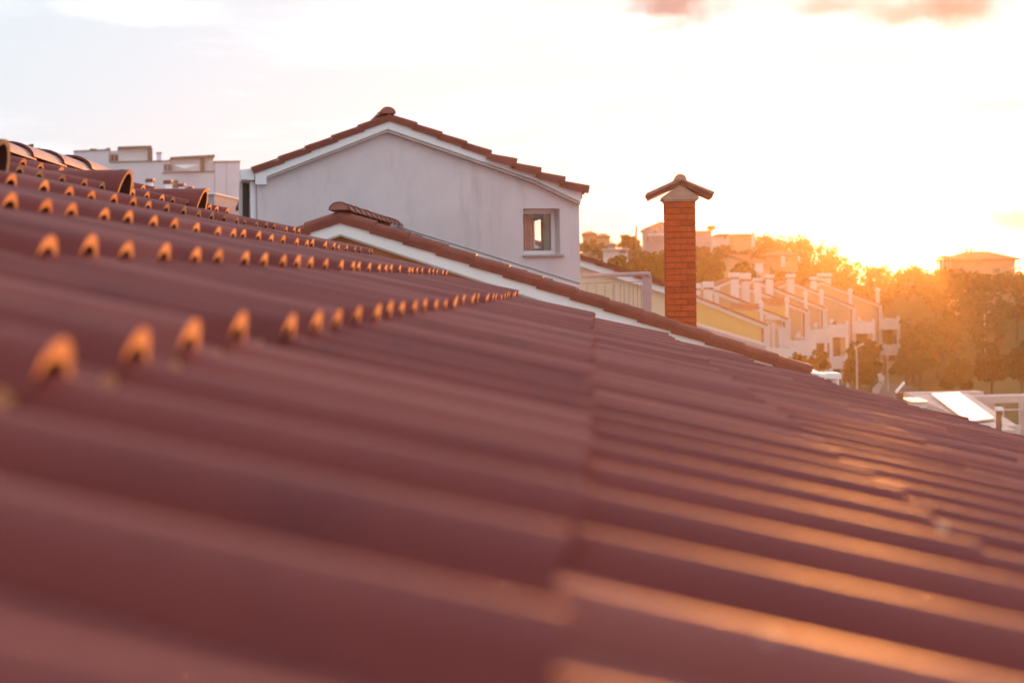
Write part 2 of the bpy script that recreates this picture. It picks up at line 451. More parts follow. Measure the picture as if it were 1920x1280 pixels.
# roof slopes
for sign, e_, cnt in ((1, ger, None), (-1, gel, None)):
    sv = (e_-gpk); ln = sv.length; sv = sv.normalized(); nv = sv.cross(aw) if sign < 0 else aw.cross(sv)
    nv = nv.normalized()
    if nv.z < 0: nv = -nv
    k = round(ln/.36); Lk_ = ln/k
    mb = MB(); tile_slope(mb, gpk+mG*.06-nv*.045, sv, aw, nv, k, 40, L=Lk_, res=8, pitch=.18)
    if sign > 0: mbR = mb
    else:
        mbR.add(mb.v, mb.f, 0); mbR.m[-len(mb.m):] = mb.m
    # verge tiles
    vb = MB()
    for i in range(k):
        a = gpk + mG*.03 + sv*(i*Lk_) - nv*.02; b = gpk + mG*.03 + sv*((i+1)*Lk_+.05) - nv*.005
        r0 = .050; r1 = .064 if sign > 0 else .048
        if sign < 0: r0 = .040; a = a-nv*.012; b = b-nv*.012
        if sign > 0 and i >= k//2: r0 = .080; r1 = .110; a = a+mG*.035-nv*.085; b = b+mG*.035-nv*.065
        vb.barrel(a, b, mG, nv, r0, r1, .014, n=8, mi=0, me=1, squash=1.15 if sign > 0 and i >= k//2 else .8)
        if sign < 0 or i < k//2:
            vb.box(a+mG*(.058 if sign > 0 else .046)-nv*.055, (b-a), mG*.014, nv*.06)
    vb.build('verge_tile', [MVERGE, MC2], gh, smooth=True)
mbR.build('roof', TILEMATS, gh, smooth=True)
# roof underlay so no light leaks
mb = MB()
mb.prism([pt(uL-.05, topz(uL)+.0, -.02), pt(uP, topz(uP)+.01, -.02), pt(uP, topz(uP)-.05, -.02), pt(uL-.05, topz(uL)-.07, -.02)], aw*(D+.3))
mb.prism([pt(uR+.05, topz(uR)+.0, -.02), pt(uP, topz(uP)+.01, -.02), pt(uP, topz(uP)-.05, -.02), pt(uR+.05, topz(uR)-.07, -.02)], aw*(D+.3))
mb.build('soffit', MDARK, gh)
ridge_caps(None, gh, gpk+mG*.08+Zv*.005, aw, 6.9, eG, L=.36, r=.10, mats=[MCAPR, MVERGE], squash=.8)
# window
sill = MB(); sill.prism([pt(w0u-.012, w0z-.002, .05), pt(w1u+.04, w0z-.002, .05), pt(w1u+.04, w0z-.03, .05), pt(w0u-.012, w0z-.03, .05)], aw*.35)
win = MB(); ro = -.26; fw = .055
def ring(mbx, a0, a1, z0, z1, w, off, t):
    mbx.prism([pt(a0, z0, off), pt(a1, z0, off), pt(a1, z0+w, off), pt(a0, z0+w, off)], aw*t)
    mbx.prism([pt(a0, z1-w, off), pt(a1, z1-w, off), pt(a1, z1, off), pt(a0, z1, off)], aw*t)
    mbx.prism([pt(a0, z0+w, off), pt(a0+w, z0+w, off), pt(a0+w, z1-w, off), pt(a0, z1-w, off)], aw*t)
    mbx.prism([pt(a1-w, z0+w, off), pt(a1, z0+w, off), pt(a1, z1-w, off), pt(a1-w, z1-w, off)], aw*t)
ring(win, w0u-.02, w1u+.0, w0z, w1z, fw, ro, .05)
wo = win.build('window', MFRAME, gh, bevel=.004)
gl = MB(); gl.prism([pt(w0u+fw-.02, w0z+fw, ro-.02), pt(w1u-fw, w0z+fw, ro-.02), pt(w1u-fw, w1z-fw, ro-.02), pt(w0u+fw-.02, w1z-fw, ro-.02)], aw*.008)
gl.build('pane', MGLASS, wo)
cu = MB()
u0 = w0u+.02; N_ = 26; ww = (w1u-u0)*.42; pts = []
for i in range(N_+1):
    pts.append(pt(u0+ww*i/N_, 0, ro-.08+.012*math.sin(i*1.3)))
for i in range(N_):
    a = pts[i]; b = pts[i+1]
    cu.add([a+Zv*(w0z+.02), b+Zv*(w0z+.02), b+Zv*(w1z-.02), a+Zv*(w1z-.02)], [(0, 1, 2, 3)])
cu.build('curtain', MCURT, wo, smooth=True)
cu = MB(); cu.prism([pt(w1u-.135, w0z+.02, ro-.09), pt(w1u-.03, w0z+.02, ro-.09), pt(w1u-.03, w1z-.02, ro-.09), pt(w1u-.135, w1z-.02, ro-.09)], aw*.02); cu.build('tone_panel', MROOM, wo)
sill.build('window_sill', MMOULD, wo, bevel=.004)
# room box behind window (the opening added in the side wall gives the bright strip)
# flashing
fl = MB()
a, b = W(745, 424, .0), W(1087, 531, .0)
d = b-a
fl.prism([a, b, b-Zv*.012, a-Zv*.012], mG*.03)
fl.build('flashing', MZINC, gh)
fl = MB(); fl.prism([a-Zv*.014, b-Zv*.014, b-Zv*.075, a-Zv*.075], mG*.016); fl.build('base_strip', MWH, gh)
# left side wing: gutter box, downpipe, dark strip painted as recess shade
mb = MB()
mb.prism([W(450, 318, .05), W(478, 315, .05), W(477, 338, .05), W(453, 337, .05)], aw*.5)
mb.build('gutter_box', MWH, gh, bevel=.008)
mb = MB(); mb.tube(W(475, 341, -.1), W(477, 460, -.1), .042, n=14)
mb.tube(W(475, 375, -.1), W(475, 377.5, -.1), .047, n=14)
mb.build('downpipe', MWH, gh, smooth=True)
mb = MB(); mb.prism([W(449, 338, -.45), W(485, 338, -.45), W(485, 480, -.45), W(449, 480, -.45)], aw*.3)
mb.build('wing_wall', MPL, gh)
mb = MB(); mb.prism([W(455, 343, -.4), W(467, 345, -.4), W(467, 480, -.4), W(455, 480, -.4)], aw*.04); mb.build('tone_panel', mat('recess_shade', (.04, .025, .025), .6), gh)  # shaded recess put in as a thin dark strip

# ================================================================== CHIMNEY
YC = 15.2
bl_ = P(1251, 640, YC); br_ = P(1308, 640, YC); tl_ = P(1245, 379, YC)
x0 = P(1248, 480, YC).x; x1 = P(1305, 480, YC).x; cw = x1-x0
zt = P(1272, 378, YC).z; zb_ = P(1272, 640, YC).z
ch = thing('brick_chimney', V((x0+cw/2, YC+cw/2, zb_)), 'tall orange brick chimney with little gabled tile cap standing behind the verge', 'chimney')
stk = MB(); g_ = .007
stk.abox(x0+g_, x1-g_, YC+g_, YC+cw-g_, zb_, zt)
hC = (zt-P(1272, 606, YC).z)/20.0
zc = zt; row = 0
def brick(xa, xb, ya, yb, za, zb2, jit):
    stk.abox(xa, xb, ya, yb, za, zb2, 1)
while zc-hC > zb_:
    za, zb2 = zc-hC+.0036, zc-.0036
    j = .004
    cuts = [.0, .285, .715, 1.0] if row % 2 == 0 else [.0, .5, 1.0]
    for a, b in zip(cuts[:-1], cuts[1:]):
        dp = random.uniform(-.0015, .0015)
        stk.abox(x0+a*cw+(j/2 if a > 0 else 0), x0+b*cw-(j/2 if b < 1 else 0), YC+dp, YC+.02, za, zb2, random.choice((1, 1, 1, 2)))
        stk.abox(x0+a*cw+(j/2 if a > 0 else 0), x0+b*cw-(j/2 if b < 1 else 0), YC+cw-.02, YC+cw-dp, za, zb2, random.choice((1, 1, 1, 2)))
        ya = YC+.0205+(cw-.041)*a; yb = YC+.0205+(cw-.041)*b
        stk.abox(x0+dp, x0+.02, ya+(j/2 if a > 0 else 0), yb-(j/2 if b < 1 else 0), za, zb2, random.choice((1, 1, 1, 2)))
        stk.abox(x1-.02, x1-dp, ya+(j/2 if a > 0 else 0), yb-(j/2 if b < 1 else 0), za, zb2, random.choice((1, 1, 1, 2)))
    zc -= hC; row += 1
stk.build('stack', [MMORT, MBRICK, MBRICK2], ch, bevel=.0015)
px2m = YC/FP
cx = x0+cw/2; zcap = zt
mb = MB()
mb.abox(cx-cw/2-.012, cx+cw/2+.012, YC-.02, YC+cw+.02, zt, zt+.02)
mb.abox(cx-cw/2-.035, cx+cw/2+.035, YC-.04, YC+cw+.04, zt+.02, zt+.05)
mb.prism([(cx-cw/2-.03, YC-.03, zt+.051), (cx+cw/2+.03, YC-.03, zt+.051), (cx, YC-.03, zt+.185)], (0, cw+.06, 0))
mb.build('cap', MCONC, ch, bevel=.004)
mb = MB()
for sg in (1, -1):
    a = V((cx, YC-.06, zt+.215)); b = V((cx+sg*.345, YC-.06, zt+.058))
    d = (b-a); nn_ = V((-d.z*sg, 0, d.x*sg)).normalized()
    if nn_.z < 0: nn_ = -nn_
    Ls = d.length; dn = d.normalized()
    for k in range(3):
        yy = YC-.05+ (cw+.10)*k/2
        mb.barrel(a+V((0, yy-a.y, 0)), b+V((0, yy-a.y, 0)), Yv, nn_, .05, .062, .014, n=8, mi=0, me=1, squash=.6)
    mb.prism([a-nn_*.034, b-nn_*.034, b+nn_*.012, a+nn_*.012], (0, cw+.12, 0))
mb.build('cap_roof', [MCAPR, MC2], ch, smooth=True)
mb = MB(); mb.barrel(V((cx, YC-.07, zt+.215)), V((cx, YC+cw+.07, zt+.215)), Xv, Zv, .068, .062, .015, n=12, squash=1.05)
mb.prism([V((cx, YC-.066, zt+.215))+Xv*(math.cos(math.pi*k/12)*.062)+Zv*(math.sin(math.pi*k/12)*.065) for k in range(13)], (0, .02, 0))
mb.build('ridge_tile', [MCONC, MC2], ch, smooth=True)

# ================================================================== RAILING
YR = 19.0
rl = thing('terrace_railing', P(1150, 600, YR), 'grey metal terrace railing with thin balusters between gable house and chimney', 'railing')
mb = MB(); mb.tube(P(1092, 517.5, YR+.3), P(1218, 513, YR), .030, n=12); mb.build('handrail', MMET, rl, smooth=True)
mb = MB(); mb.prism([P(1205, 515, YR+.03), P(1222, 515, YR+.03), P(1222, 620, YR+.03), P(1205, 620, YR+.03)], (0, .12, 0)); mb.build('post', MMET, rl, bevel=.005)
mb = MB(); mb.box(P(1092, 532, YR+.3), P(1205, 529, YR+.05)-P(1092, 532, YR+.3), (0, .03, 0), (0, 0, .014)); mb.build('lower_rail', MMET, rl)
xs = [1101, 1118, 1134, 1149, 1152, 1163, 1170, 1179, 1187, 1195, 1202]
for x in xs:
    mb = MB(); Yb = YR+.3-.27*(x-1092)/120
    mb.tube(P(x, 532, Yb), P(x+1, 610, Yb), .0065, n=6, caps=False); mb.build('baluster', MMET, rl, smooth=True)
# terrace slab and its parapet far behind: carries the railing
tr_ = MB(); zt0 = P(1150, 600, YR).z
tr_.abox(P(1089, 600, 19).x, P(1240, 600, 19).x, 18.9, 24, 0, zt0)
tag(tr_.build('terrace', MWH), 'white terrace block carrying the grey railing beside gable house', 'terrace')

# ================================================================== CREAM HOUSE BEHIND RAILING
YH = 27.0
hc = thing('cream_house', P(1150, 600, YH).xy.to_3d(), 'cream house with white sloping fascia seen behind the terrace railing', 'house')
hp = P(940, 432, YH); he = P(1298, 547, YH)
Lh = (he-hp).length; sv = (he-hp).normalized(); nv = V((-sv.z, 0, sv.x))
kk = round(Lh/.38)
mb = MB(); tile_slope(mb, hp-nv*.05+V((0, .05, 0)), sv, Yv, nv, kk, 36, L=Lh/kk, res=6, pitch=.2)
svl = V((-sv.x, 0, sv.z)); nvl = V((-nv.x, 0, nv.z))
tile_slope(mb, hp-nvl*.05+V((0, .05, 0)), svl, Yv, nvl, kk, 36, L=Lh/kk, res=6, pitch=.2)
mb.build('roof', TILEMATS, hc, smooth=True)
mb = MB()
for i in range(kk):
    a = hp+sv*(i*Lh/kk); ax = sv*(Lh/kk+.03)+nv*.02
    mb.box(a+V((0, -.04, 0)), ax, V((0, .16, 0)), nv*.015)
    mb.box(a+V((0, -.04, 0))-nv*.08, ax, V((0, .02, 0)), nv*.078)
mb.build('verge_tile', MVERGE, hc)
mb = MB(); mb.prism([zoff(hp, .07), zoff(he, .07), zoff(he, .20), zoff(hp, .20)], (0, .1, 0)); mb.build('fascia', MWH, hc)
mb = MB(); mb.prism([V((hp.x-2, YH+.12, 0)), V((he.x-.1, YH+.12, 0)), zoff(he, .12)+V((-.1, .12, .04)), zoff(hp, .10)+V((0, .12, 0)), zoff(hp, .9)+V((-2, .12, 0))], (0, 6.9, 0)); mb.build('wall', MCREAM, hc)

# ================================================================== FAR BUILDINGS: general helpers
def quadY(mb, x0, y0, x1, y1, Y, depth, mi=0):
    mb.prism([P(x0, y0, Y), P(x1, y0, Y), P(x1, y1, Y), P(x0, y1, Y)], (0, depth, 0), mi)

def ribbed_slope(mb, a, b, vec, pitch=.28, h=.05, mi=0):
    # a->b top edge to lower edge of slope line (gable profile), extruded along vec with rolls
    a = V(a); b = V(b); vec = V(vec); Lv = vec.length; n_ = max(2, int(Lv/pitch)); v = vec.normalized()
    s_ = (b-a).normalized(); nn_ = s_.cross(v)
    if nn_.z < 0: nn_ = -nn_
    pr_ = []
    for i in range(n_*4+1):
        t = i/4; h_ = h*abs(math.sin(math.pi*t)); pr_.append((t*pitch, h_))
    k = len(pr_)
    vs = [a+v*t+nn_*h_ for t, h_ in pr_]+[b+v*t+nn_*h_ for t, h_ in pr_]
    mb.add(vs, [(i, i+1, i+1+k, i+k) for i in range(k-1)], mi)
    mb.prism([a-nn_*.02, b-nn_*.02, b-nn_*.1, a-nn_*.1], v*(n_*pitch), mi)

# ---------------- terrace row
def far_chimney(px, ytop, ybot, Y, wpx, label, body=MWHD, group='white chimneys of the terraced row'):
    w = wpx*Y/FP; c = P(px, ytop, Y); zb0 = P(px, ybot, Y).z-1.2; H = c.z-zb0
    t = thing('house_chimney', (c.x, c.y, zb0), label, 'chimney', group)
    m = MB(); hh = (c.z-P(px, ybot, Y).z)
    m.abox(c.x-w*.36, c.x+w*.36, Y, Y+w*.72, zb0, c.z-hh*.45); m.build('stack', body, t)
    m = MB()
    for sx in (-1, 1):
        for sy in (0, 1):
            m.abox(c.x+sx*w*.28-.05, c.x+sx*w*.28+.05, Y+.05+sy*w*.5, Y+.15+sy*w*.5, c.z-hh*.45, c.z-hh*.34)
    m.abox(c.x-w*.3, c.x+w*.3, Y+.02, Y+w*.7, c.z-hh*.42, c.z-hh*.37)
    m.build('smoke_opening', MTILEF, t)
    m = MB(); m.abox(c.x-w*.5, c.x+w*.5, Y-w*.14, Y+w*.86, c.z-hh*.34, c.z); m.build('cap', body, t, bevel=.04)
    return t

def terrace_unit(pf, Y, depth, label, wall, rise=.42, ridge_run=6.0, back_run=4.5, balc=(.0,), bal_w=2.1, zbase=0.0, sub=True):
    """pf = pixel of the front eave corner of the gable end"""
    e = P(pf[0], pf[1], Y)
    t = thing('terraced_house', (e.x, Y, zbase), label, 'house', 'terraced houses stepping down the slope')
    rg = V((e.x-ridge_run, Y, e.z+ridge_run*rise)); bk = V((rg.x-back_run, Y, rg.z-back_run*rise))
    m = MB(); m.prism([V((e.x-.15, Y, zbase)), V((bk.x, Y, zbase)), bk-Zv*.05, rg-Zv*.05, V((e.x-.15, Y, e.z-.0))], (0, depth, 0)); m.build('wall', wall, t)
    m = MB()
    ribbed_slope(m, rg+V((0, -.2, .05)), e+V((.35, -.2, -.08)), (0, depth+.3, 0)); ribbed_slope(m, rg+V((0, -.2, .05)), bk+V((-.3, -.2, -.06)), (0, depth+.3, 0))
    m.build('roof', MTILEF, t)
    m = MB(); m.prism([rg+V((0, -.12, -.06)), e+V((.3, -.12, -.18)), e+V((.3, -.12, -.42)), rg+V((0, -.12, -.32))], (0, .11, 0))
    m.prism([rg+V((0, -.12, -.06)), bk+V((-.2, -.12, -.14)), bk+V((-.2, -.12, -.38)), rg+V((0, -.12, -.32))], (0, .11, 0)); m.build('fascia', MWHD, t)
    m = MB(); m.tube(V((e.x-.02, Y-.08, e.z-.3)), V((e.x-.02, Y-.08, zbase)), .06, n=6); m.build('downpipe', MTILEF, t)
    # front facade pier and balconies on the +X side
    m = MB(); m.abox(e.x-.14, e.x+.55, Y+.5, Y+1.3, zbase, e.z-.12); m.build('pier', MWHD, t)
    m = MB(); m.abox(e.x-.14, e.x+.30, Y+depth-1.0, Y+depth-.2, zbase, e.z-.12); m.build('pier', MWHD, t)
    for bz in balc:
        m = MB(); z1 = e.z-bz
        m.abox(e.x-.13, e.x+bal_w, Y+.2, Y+depth-.5, z1-.18, z1)                 # slab
        b = m.build('balcony', MWHD, t)
        m = MB()
        m.abox(e.x-.12, e.x+bal_w, Y+.2, Y+.32, z1+.002, z1+.95)
        m.abox(e.x+bal_w-.12, e.x+bal_w, Y+.322, Y+depth-.5, z1+.002, z1+.95); m.build('parapet', MWHD, b)
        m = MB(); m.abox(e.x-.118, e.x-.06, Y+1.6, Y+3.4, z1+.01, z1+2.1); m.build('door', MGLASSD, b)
        if bz != balc[0]:
            m = MB(); m.abox(e.x+.56, e.x+bal_w-.14, Y+2.2, Y+2.3, z1+.01, z1+2.6); m.build('tone_panel', MSHADE, b)  # panel with the recess shade put into its colour
        for dx in (.35, 1.0):
            m = MB()
            m.prism([V((e.x+dx, Y+.26, z1+.95)), V((e.x+dx+.3, Y+.26, z1+.95)), V((e.x+dx+.26, Y+.26, z1+1.22)), V((e.x+dx+.04, Y+.26, z1+1.22))], (0, .25, 0))
            if random.random() < .35: m.build('flower_box', MTILEF, b)
    m = MB()
    for yy in (Y+.22, Y+depth-.8):
        m = MB(); m.abox(e.x+bal_w+.002, e.x+bal_w+.26, yy, yy+.26, zbase, e.z-balc[0]+1.25)
        m.build('balcony_column', MWHD, t)
    # windows on the gable end
    m = MB(); m.abox(e.x+.1, e.x+bal_w-.14, Y+2.2, Y+2.3, zbase, e.z-balc[-1]-.2); m.build('tone_panel', MSHADE, t)  # added panel, coloured as the shade below the lowest balcony
    for (dx, dz) in ((-4.3, -1.6), (-7.4, -1.5)):
        m = MB(); m.abox(e.x+dx, e.x+dx+.8, Y-.03, Y+.1, e.z+dz-.4, e.z+dz+.6); w_ = m.build('window', MGLASSD, t)
    return e, rg

units = [((1430, 606), 95, 8.5, 'nearest yellow terraced house with long white fascia right of the brick chimney', MYEL, (2.6, 5.4)),
         ((1470, 596), 105, 9, 'second terraced house from the brick chimney, orange gable above a white pergola', MPEACH, (2.6, 5.4)),
         ((1507, 580), 117, 9, 'third terraced house from the brick chimney with a tall white corner column', MPEACH, (2.6, 5.4)),
         ((1541, 575), 127, 9, 'fourth terraced house in the row with two stacked white balconies', MPEACH, (2.55, 5.35)),
         ((1596, 573), 142, 9, 'fifth terraced house in the row, peach gable end behind the dark round trees', MPEACH, (2.6, 5.4)),
         ((1646, 570), 155, 10, 'farthest terraced house with balconies at the right end of the row', MPEACH, (2.6, 5.35))]
for i, (pf, Y, dp, lb, wm, bc) in enumerate(units):
    terrace_unit(pf, Y, dp, lb, wm, balc=bc, ridge_run=6.0 if i else 5.4)
# slim front chimneys
slim = [(1428, 566, 600, 97, 'slim white chimney at the eave of the nearest yellow terraced house'),
        (1476, 558, 596, 107, 'slim white chimney beside the second terraced house gable'),
        (1511, 547, 582, 119, 'slim white chimney at the eave of the third terraced house'),
        (1541, 544, 575, 129, 'slim white chimney at the eave of the fourth terraced house'),
        (1595, 542, 572, 144, 'slim white chimney at the eave of the fifth terraced house'),
        (1646, 541, 570, 156, 'slim white chimney at the eave of the farthest terraced house')]
for (px, yt, yb, Y, lb) in slim:
    w = 9*Y/FP; c = P(px, yt, Y); zb0 = P(px, yb, Y).z-1.5
    t = thing('slim_chimney', (c.x, Y, zb0), lb, 'chimney', 'slim white eave chimneys of the terraced row')
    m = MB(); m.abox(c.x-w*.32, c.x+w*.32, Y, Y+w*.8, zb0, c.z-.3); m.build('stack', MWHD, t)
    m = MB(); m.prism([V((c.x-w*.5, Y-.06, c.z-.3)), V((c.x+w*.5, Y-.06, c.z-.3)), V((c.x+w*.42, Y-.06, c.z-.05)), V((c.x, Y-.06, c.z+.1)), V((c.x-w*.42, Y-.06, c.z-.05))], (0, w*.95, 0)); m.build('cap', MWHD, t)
big = [(1328, 528, 562, 95.5, 21, 'large white chimney just right of the brick chimney'),
       (1309, 531, 560, 98, 11, 'small white chimney half hidden by the brick chimney'),
       (1344, 537, 560, 98, 11, 'small white chimney right of the large white chimney'),
       (1378, 511, 538, 107, 20, 'white slab capped chimney, left one of the joined pair'),
       (1398, 512, 546, 108, 20, 'white slab capped chimney with red opening, right one of the joined pair'),
       (1421, 521, 540, 112, 17, 'low white chimney right of the joined pair'),
       (1443, 515, 534, 124, 18, 'pink lit slab chimney below the red roofed hill house'),
       (1483, 514, 533, 134, 17, 'pink lit slab chimney in the middle of the terraced row'),
       (1526, 519, 536, 146, 14, 'low chimney with sunlit top left of the double chimney'),
       (1541, 512, 532, 156, 15, 'left half of the double chimney on the last ridge'),
       (1553, 512, 532, 156, 13, 'right half of the double chimney on the last ridge')]
for (px, yt, yb, Y, w, lb) in big: far_chimney(px, yt, yb, Y, w, lb)
# pergola on second unit
t = thing('white_pergola', P(1455, 640, 100).xy.to_3d(), 'white beamed pergola beside the yellow terraced house', 'pergola')
m = MB()
m.box(P(1438, 601, 100), P(1470, 614, 96)-P(1438, 601, 100), (0, .3, 0), (0, 0, -.26)); m.box(P(1436, 592, 104), P(1461, 592, 103)-P(1436, 592, 104), (0, .3, 0), (0, 0, -.28)); m.build('beam', MWHD, t)
for (px, y) in ((1450, 606), (1463, 614), (1470, 614)):
    c = P(px, y, 98); m = MB(); m.abox(c.x-.12, c.x+.12, 98, 98.24, 0, c.z); m.build('post', MWHD, t)
# low wing with white coping in front of the yellow wall
t = thing('low_wing', P(1370, 640, 60).xy.to_3d(), 'low annex roof with white sloping coping below the yellow wall', 'annex')
a, b = P(1250, 588, 60), P(1436, 644, 60)
m = MB(); m.prism([a, b, zoff(b, .1), zoff(a, .1)], (0, .6, 0)); m.build('coping', MWHD, t)
m = MB(); m.prism([zoff(a, .102), zoff(b, .102), V((b.x, 60, 0)), V((a.x, 60, 0))], (0, .5, 0)); m.build('wall', MLIL, t)
# small hipped tile roofs in front of 2nd/3rd units
for (xa, xb, ya, yb, Y, lb) in ((1362, 1424, 570, 580, 98, 'small tiled dormer roof above the yellow wall'), (1425, 1475, 560, 572, 108, 'small tiled dormer roof behind the slim white chimney')):
    t = thing('dormer', P(xa, yb, Y), lb, 'dormer')
    a, b = P(xa+8, ya, Y+1.2), P(xb, ya, Y+1.2); c, d = P(xb-2, yb+2, Y), P(xa, yb, Y)
    m = MB(); n_ = 16; ph = []
    for i in range(n_*4+1):
        u = i/(n_*4); h_ = .07*abs(math.sin(math.pi*u*n_)); ph.append((a.lerp(b, u)+Zv*h_, d.lerp(c, u)+Zv*h_))
    k = len(ph); m.add([x for x, _ in ph]+[y for _, y in ph], [(i, i+1, i+1+k, i+k) for i in range(k-1)])
    m.build('roof', MTILEF, t)
    m = MB(); m.prism([d-Zv*.08, c-Zv*.08, c-Zv*1.0, d-Zv*1.0], (0, 1.2, 0)); m.build('wall', MYEL, t)

# ---------------- hill houses
def hill_house(name, label, px0, px1, pe, pr_, pb, Y, wall, kind='hip', depth=8, roofm=MTILEF, wins=(), ridge=None, group=None):
    """px0..px1 eaves, pe eave pixel y, pr_ ridge y, pb base y"""
    a = P(px0, pe, Y); b = P(px1, pe, Y); zr_ = P((px0+px1)/2, pr_, Y).z; w = b.x-a.x; zE = (a.z+b.z)/2
    zb0 = P((px0+px1)/2, pb, Y).z-6
    t = thing(name, (a.x+w/2, Y, zb0), label, 'house', group)
    i_ = w*.06
    m = MB(); m.abox(a.x+i_, b.x-i_, Y+.4, Y+depth-.4, zb0, zE-.02)
    if kind == 'gable':
        rx = a.x+w*(ridge if ridge is not None else .5)
        m.prism([V((a.x+i_, Y+.4, zE-.02)), V((b.x-i_, Y+.4, zE-.02)), V((rx, Y+.4, zr_-.15))], (0, depth-.8, 0))
    m.build('wall', wall, t)
    m = MB()
    if kind == 'gable':
        ribbed_slope(m, (rx, Y, zr_), (a.x, Y, zE), (0, depth, 0)); ribbed_slope(m, (rx, Y, zr_), (b.x, Y, zE), (0, depth, 0))
    elif kind == 'side':      # ridge parallel to picture
        ribbed_slope(m, (a.x, Y+depth/2, zr_), (a.x, Y, zE), (w, 0, 0)); ribbed_slope(m, (a.x, Y+depth/2, zr_), (a.x, Y+depth, zE), (w, 0, 0))
    elif kind == 'hip':
        r0 = a.x+w*.33; r1 = a.x+w*.67; ym = Y+depth/2
        c = [V((a.x, Y, zE)), V((b.x, Y, zE)), V((b.x, Y+depth, zE)), V((a.x, Y+depth, zE)), V((r0, ym, zr_)), V((r1, ym, zr_))]
        m.add(c, [(0, 1, 5, 4), (1, 2, 5), (2, 3, 4, 5), (3, 0, 4), (0, 3, 2, 1)])
        m.prism([V((a.x, Y, zE-.18)), V((b.x, Y, zE-.18)), V((b.x, Y+depth, zE-.18)), V((a.x, Y+depth, zE-.18))], (0, 0, .17))
    else:                     # flat
        m.abox(a.x, b.x, Y, Y+depth, zE, zr_)
    m.build('roof', roofm, t)
    for (x0, y0, x1, y1) in wins:
        m = MB(); quadY(m, x0, y0, x1, y1, Y+.36, .2); w_ = m.build('window', MGLASSD, t)
    return t
HX = []   # exclusion rects for trees (px0,py0,px1,py1,Y)
def hh(*a, ex=None, **k):
    t = hill_house(*a, **k)
    HX.append((a[2], a[5], a[3], a[6], a[7]) if ex is None else (*ex, a[7])); return t
t = hh('hill_house', 'small tan house with shallow roof and two thin aerials, leftmost on the hill', 1090, 1120, 438, 432, 442, 190, MPEACH, kind='hip', depth=6, wins=((1100, 439, 1104, 442),), group='houses on the hill')
for px in (1094, 1107):
    m = MB(); m.tube(P(px, 435, 192), P(px, 424, 192), .05, n=5); m.build('aerial', MGREY, t)
hh('hill_house', 'low house with dark red hip roof beside the leftmost hill house', 1116, 1145, 443, 436, 446, 180, MPEACH, kind='hip', depth=6, wins=((1134, 443, 1138, 447),), group='houses on the hill')
t = hh('hill_house', 'white gabled two storey hill house just left of the brick chimney', 1204, 1275, 430, 416, 462, 165, MLIL, kind='gable', ridge=.5, depth=9, roofm=MGREY,
   wins=((1222, 432, 1232, 438), (1234, 424, 1241, 432), (1212, 445, 1218, 452)), group='houses on the hill')
m = MB(); quadY(m, 1216, 438, 1248, 442, 163.5, 1.5); m.build('balcony', MWHD, t)
hh('flat_roof_house', 'long low white flat roofed building among the trees left of the brick chimney', 1128, 1181, 468, 466, 484, 120, MWHD, kind='flat', depth=6, roofm=MWHD, wins=((1160, 470, 1175, 475),), group='houses on the hill')
hh('garden_shed', 'tiny lilac shed above the long low white building', 1139, 1156, 459, 456, 466, 140, MLIL, kind='flat', depth=3, roofm=MLIL, group='houses on the hill')
hh('flat_roof_house', 'mauve blank walled flat building just right of the brick chimney', 1296, 1337, 434, 432, 458, 170, MLIL, kind='flat', depth=7, roofm=MLIL, group='houses on the hill')
hh('hill_house', 'white house with low dark hip roof on the crest left of the wood', 1339, 1381, 440, 436, 452, 180, MWHD, kind='hip', depth=7, roofm=MGREY, wins=((1358, 443, 1362, 448), (1368, 443, 1372, 448)), group='houses on the hill')
t = hh('hill_house', 'flat roofed pinkish house with bright white corner pillar at the edge of the wood', 1374, 1417, 441, 438, 462, 172, MPEACH, kind='flat', depth=6, roofm=MPEACH, wins=((1394, 445, 1408, 452),), group='houses on the hill')
m = MB(); quadY(m, 1409, 440, 1416, 462, 171.6, .4); m.build('corner_pillar', MWHD, t)
m = MB(); quadY(m, 1410, 432, 1414, 439, 173, .5); m.build('chimney', MWHD, t)
t = thing('hill_house', P(1375, 520, 150), 'gabled house with broad red roof and square chimney above the terraced row', 'house', 'houses on the hill')
HX.append((1338, 478, 1434, 512, 150))
A_ = P(1367, 479, 150); E_ = P(1413, 495, 149); F_ = P(1336, 495, 150.5); vv = P(1404, 477, 160)-A_; vv.z = 0
A_.z += .15; m = MB(); ribbed_slope(m, A_, E_, vv); ribbed_slope(m, A_, F_, vv); m.build('roof', MTILEF, t)
gi = lambda p, q: V((p.x, p.y, 0))+V((q.x-p.x, q.y-p.y, 0))*.06
bz_ = P(1375, 514, 150).z-6
E2 = E_.lerp(A_, .06)-Zv*.12; F2 = F_.lerp(A_, .06)-Zv*.12
m = MB(); m.prism([V((F2.x, F2.y+.3, bz_)), V((E2.x, E2.y+.3, bz_)), E2+V((0, .3, 0)), A_+V((0, .3, -.15)), F2+V((0, .3, 0))], vv*.97); m.build('wall', MPEACH, t)
m = MB(); quadY(m, 1354, 491, 1358, 497, 150.1, .3); m.build('window', MGLASSD, t)
m = MB(); quadY(m, 1405, 468, 1411, 486, 153, .6); m.build('chimney', MTILEF, t)
m = MB(); quadY(m, 1415, 494, 1431, 512, 149.5, .8); m.build('porch', MWHD, t)
t = hh('hill_house', 'red hip roofed house with white porch right of the broad red roof', 1435, 1500, 478, 468, 500, 162, MPEACH, kind='hip', depth=8, wins=((1474, 484, 1477, 490), (1486, 484, 1490, 490)), group='houses on the hill')
m = MB(); quadY(m, 1465, 480, 1472, 500, 161.5, .8); quadY(m, 1497, 480, 1500, 490, 161.5, .4); m.build('porch', MWHD, t)
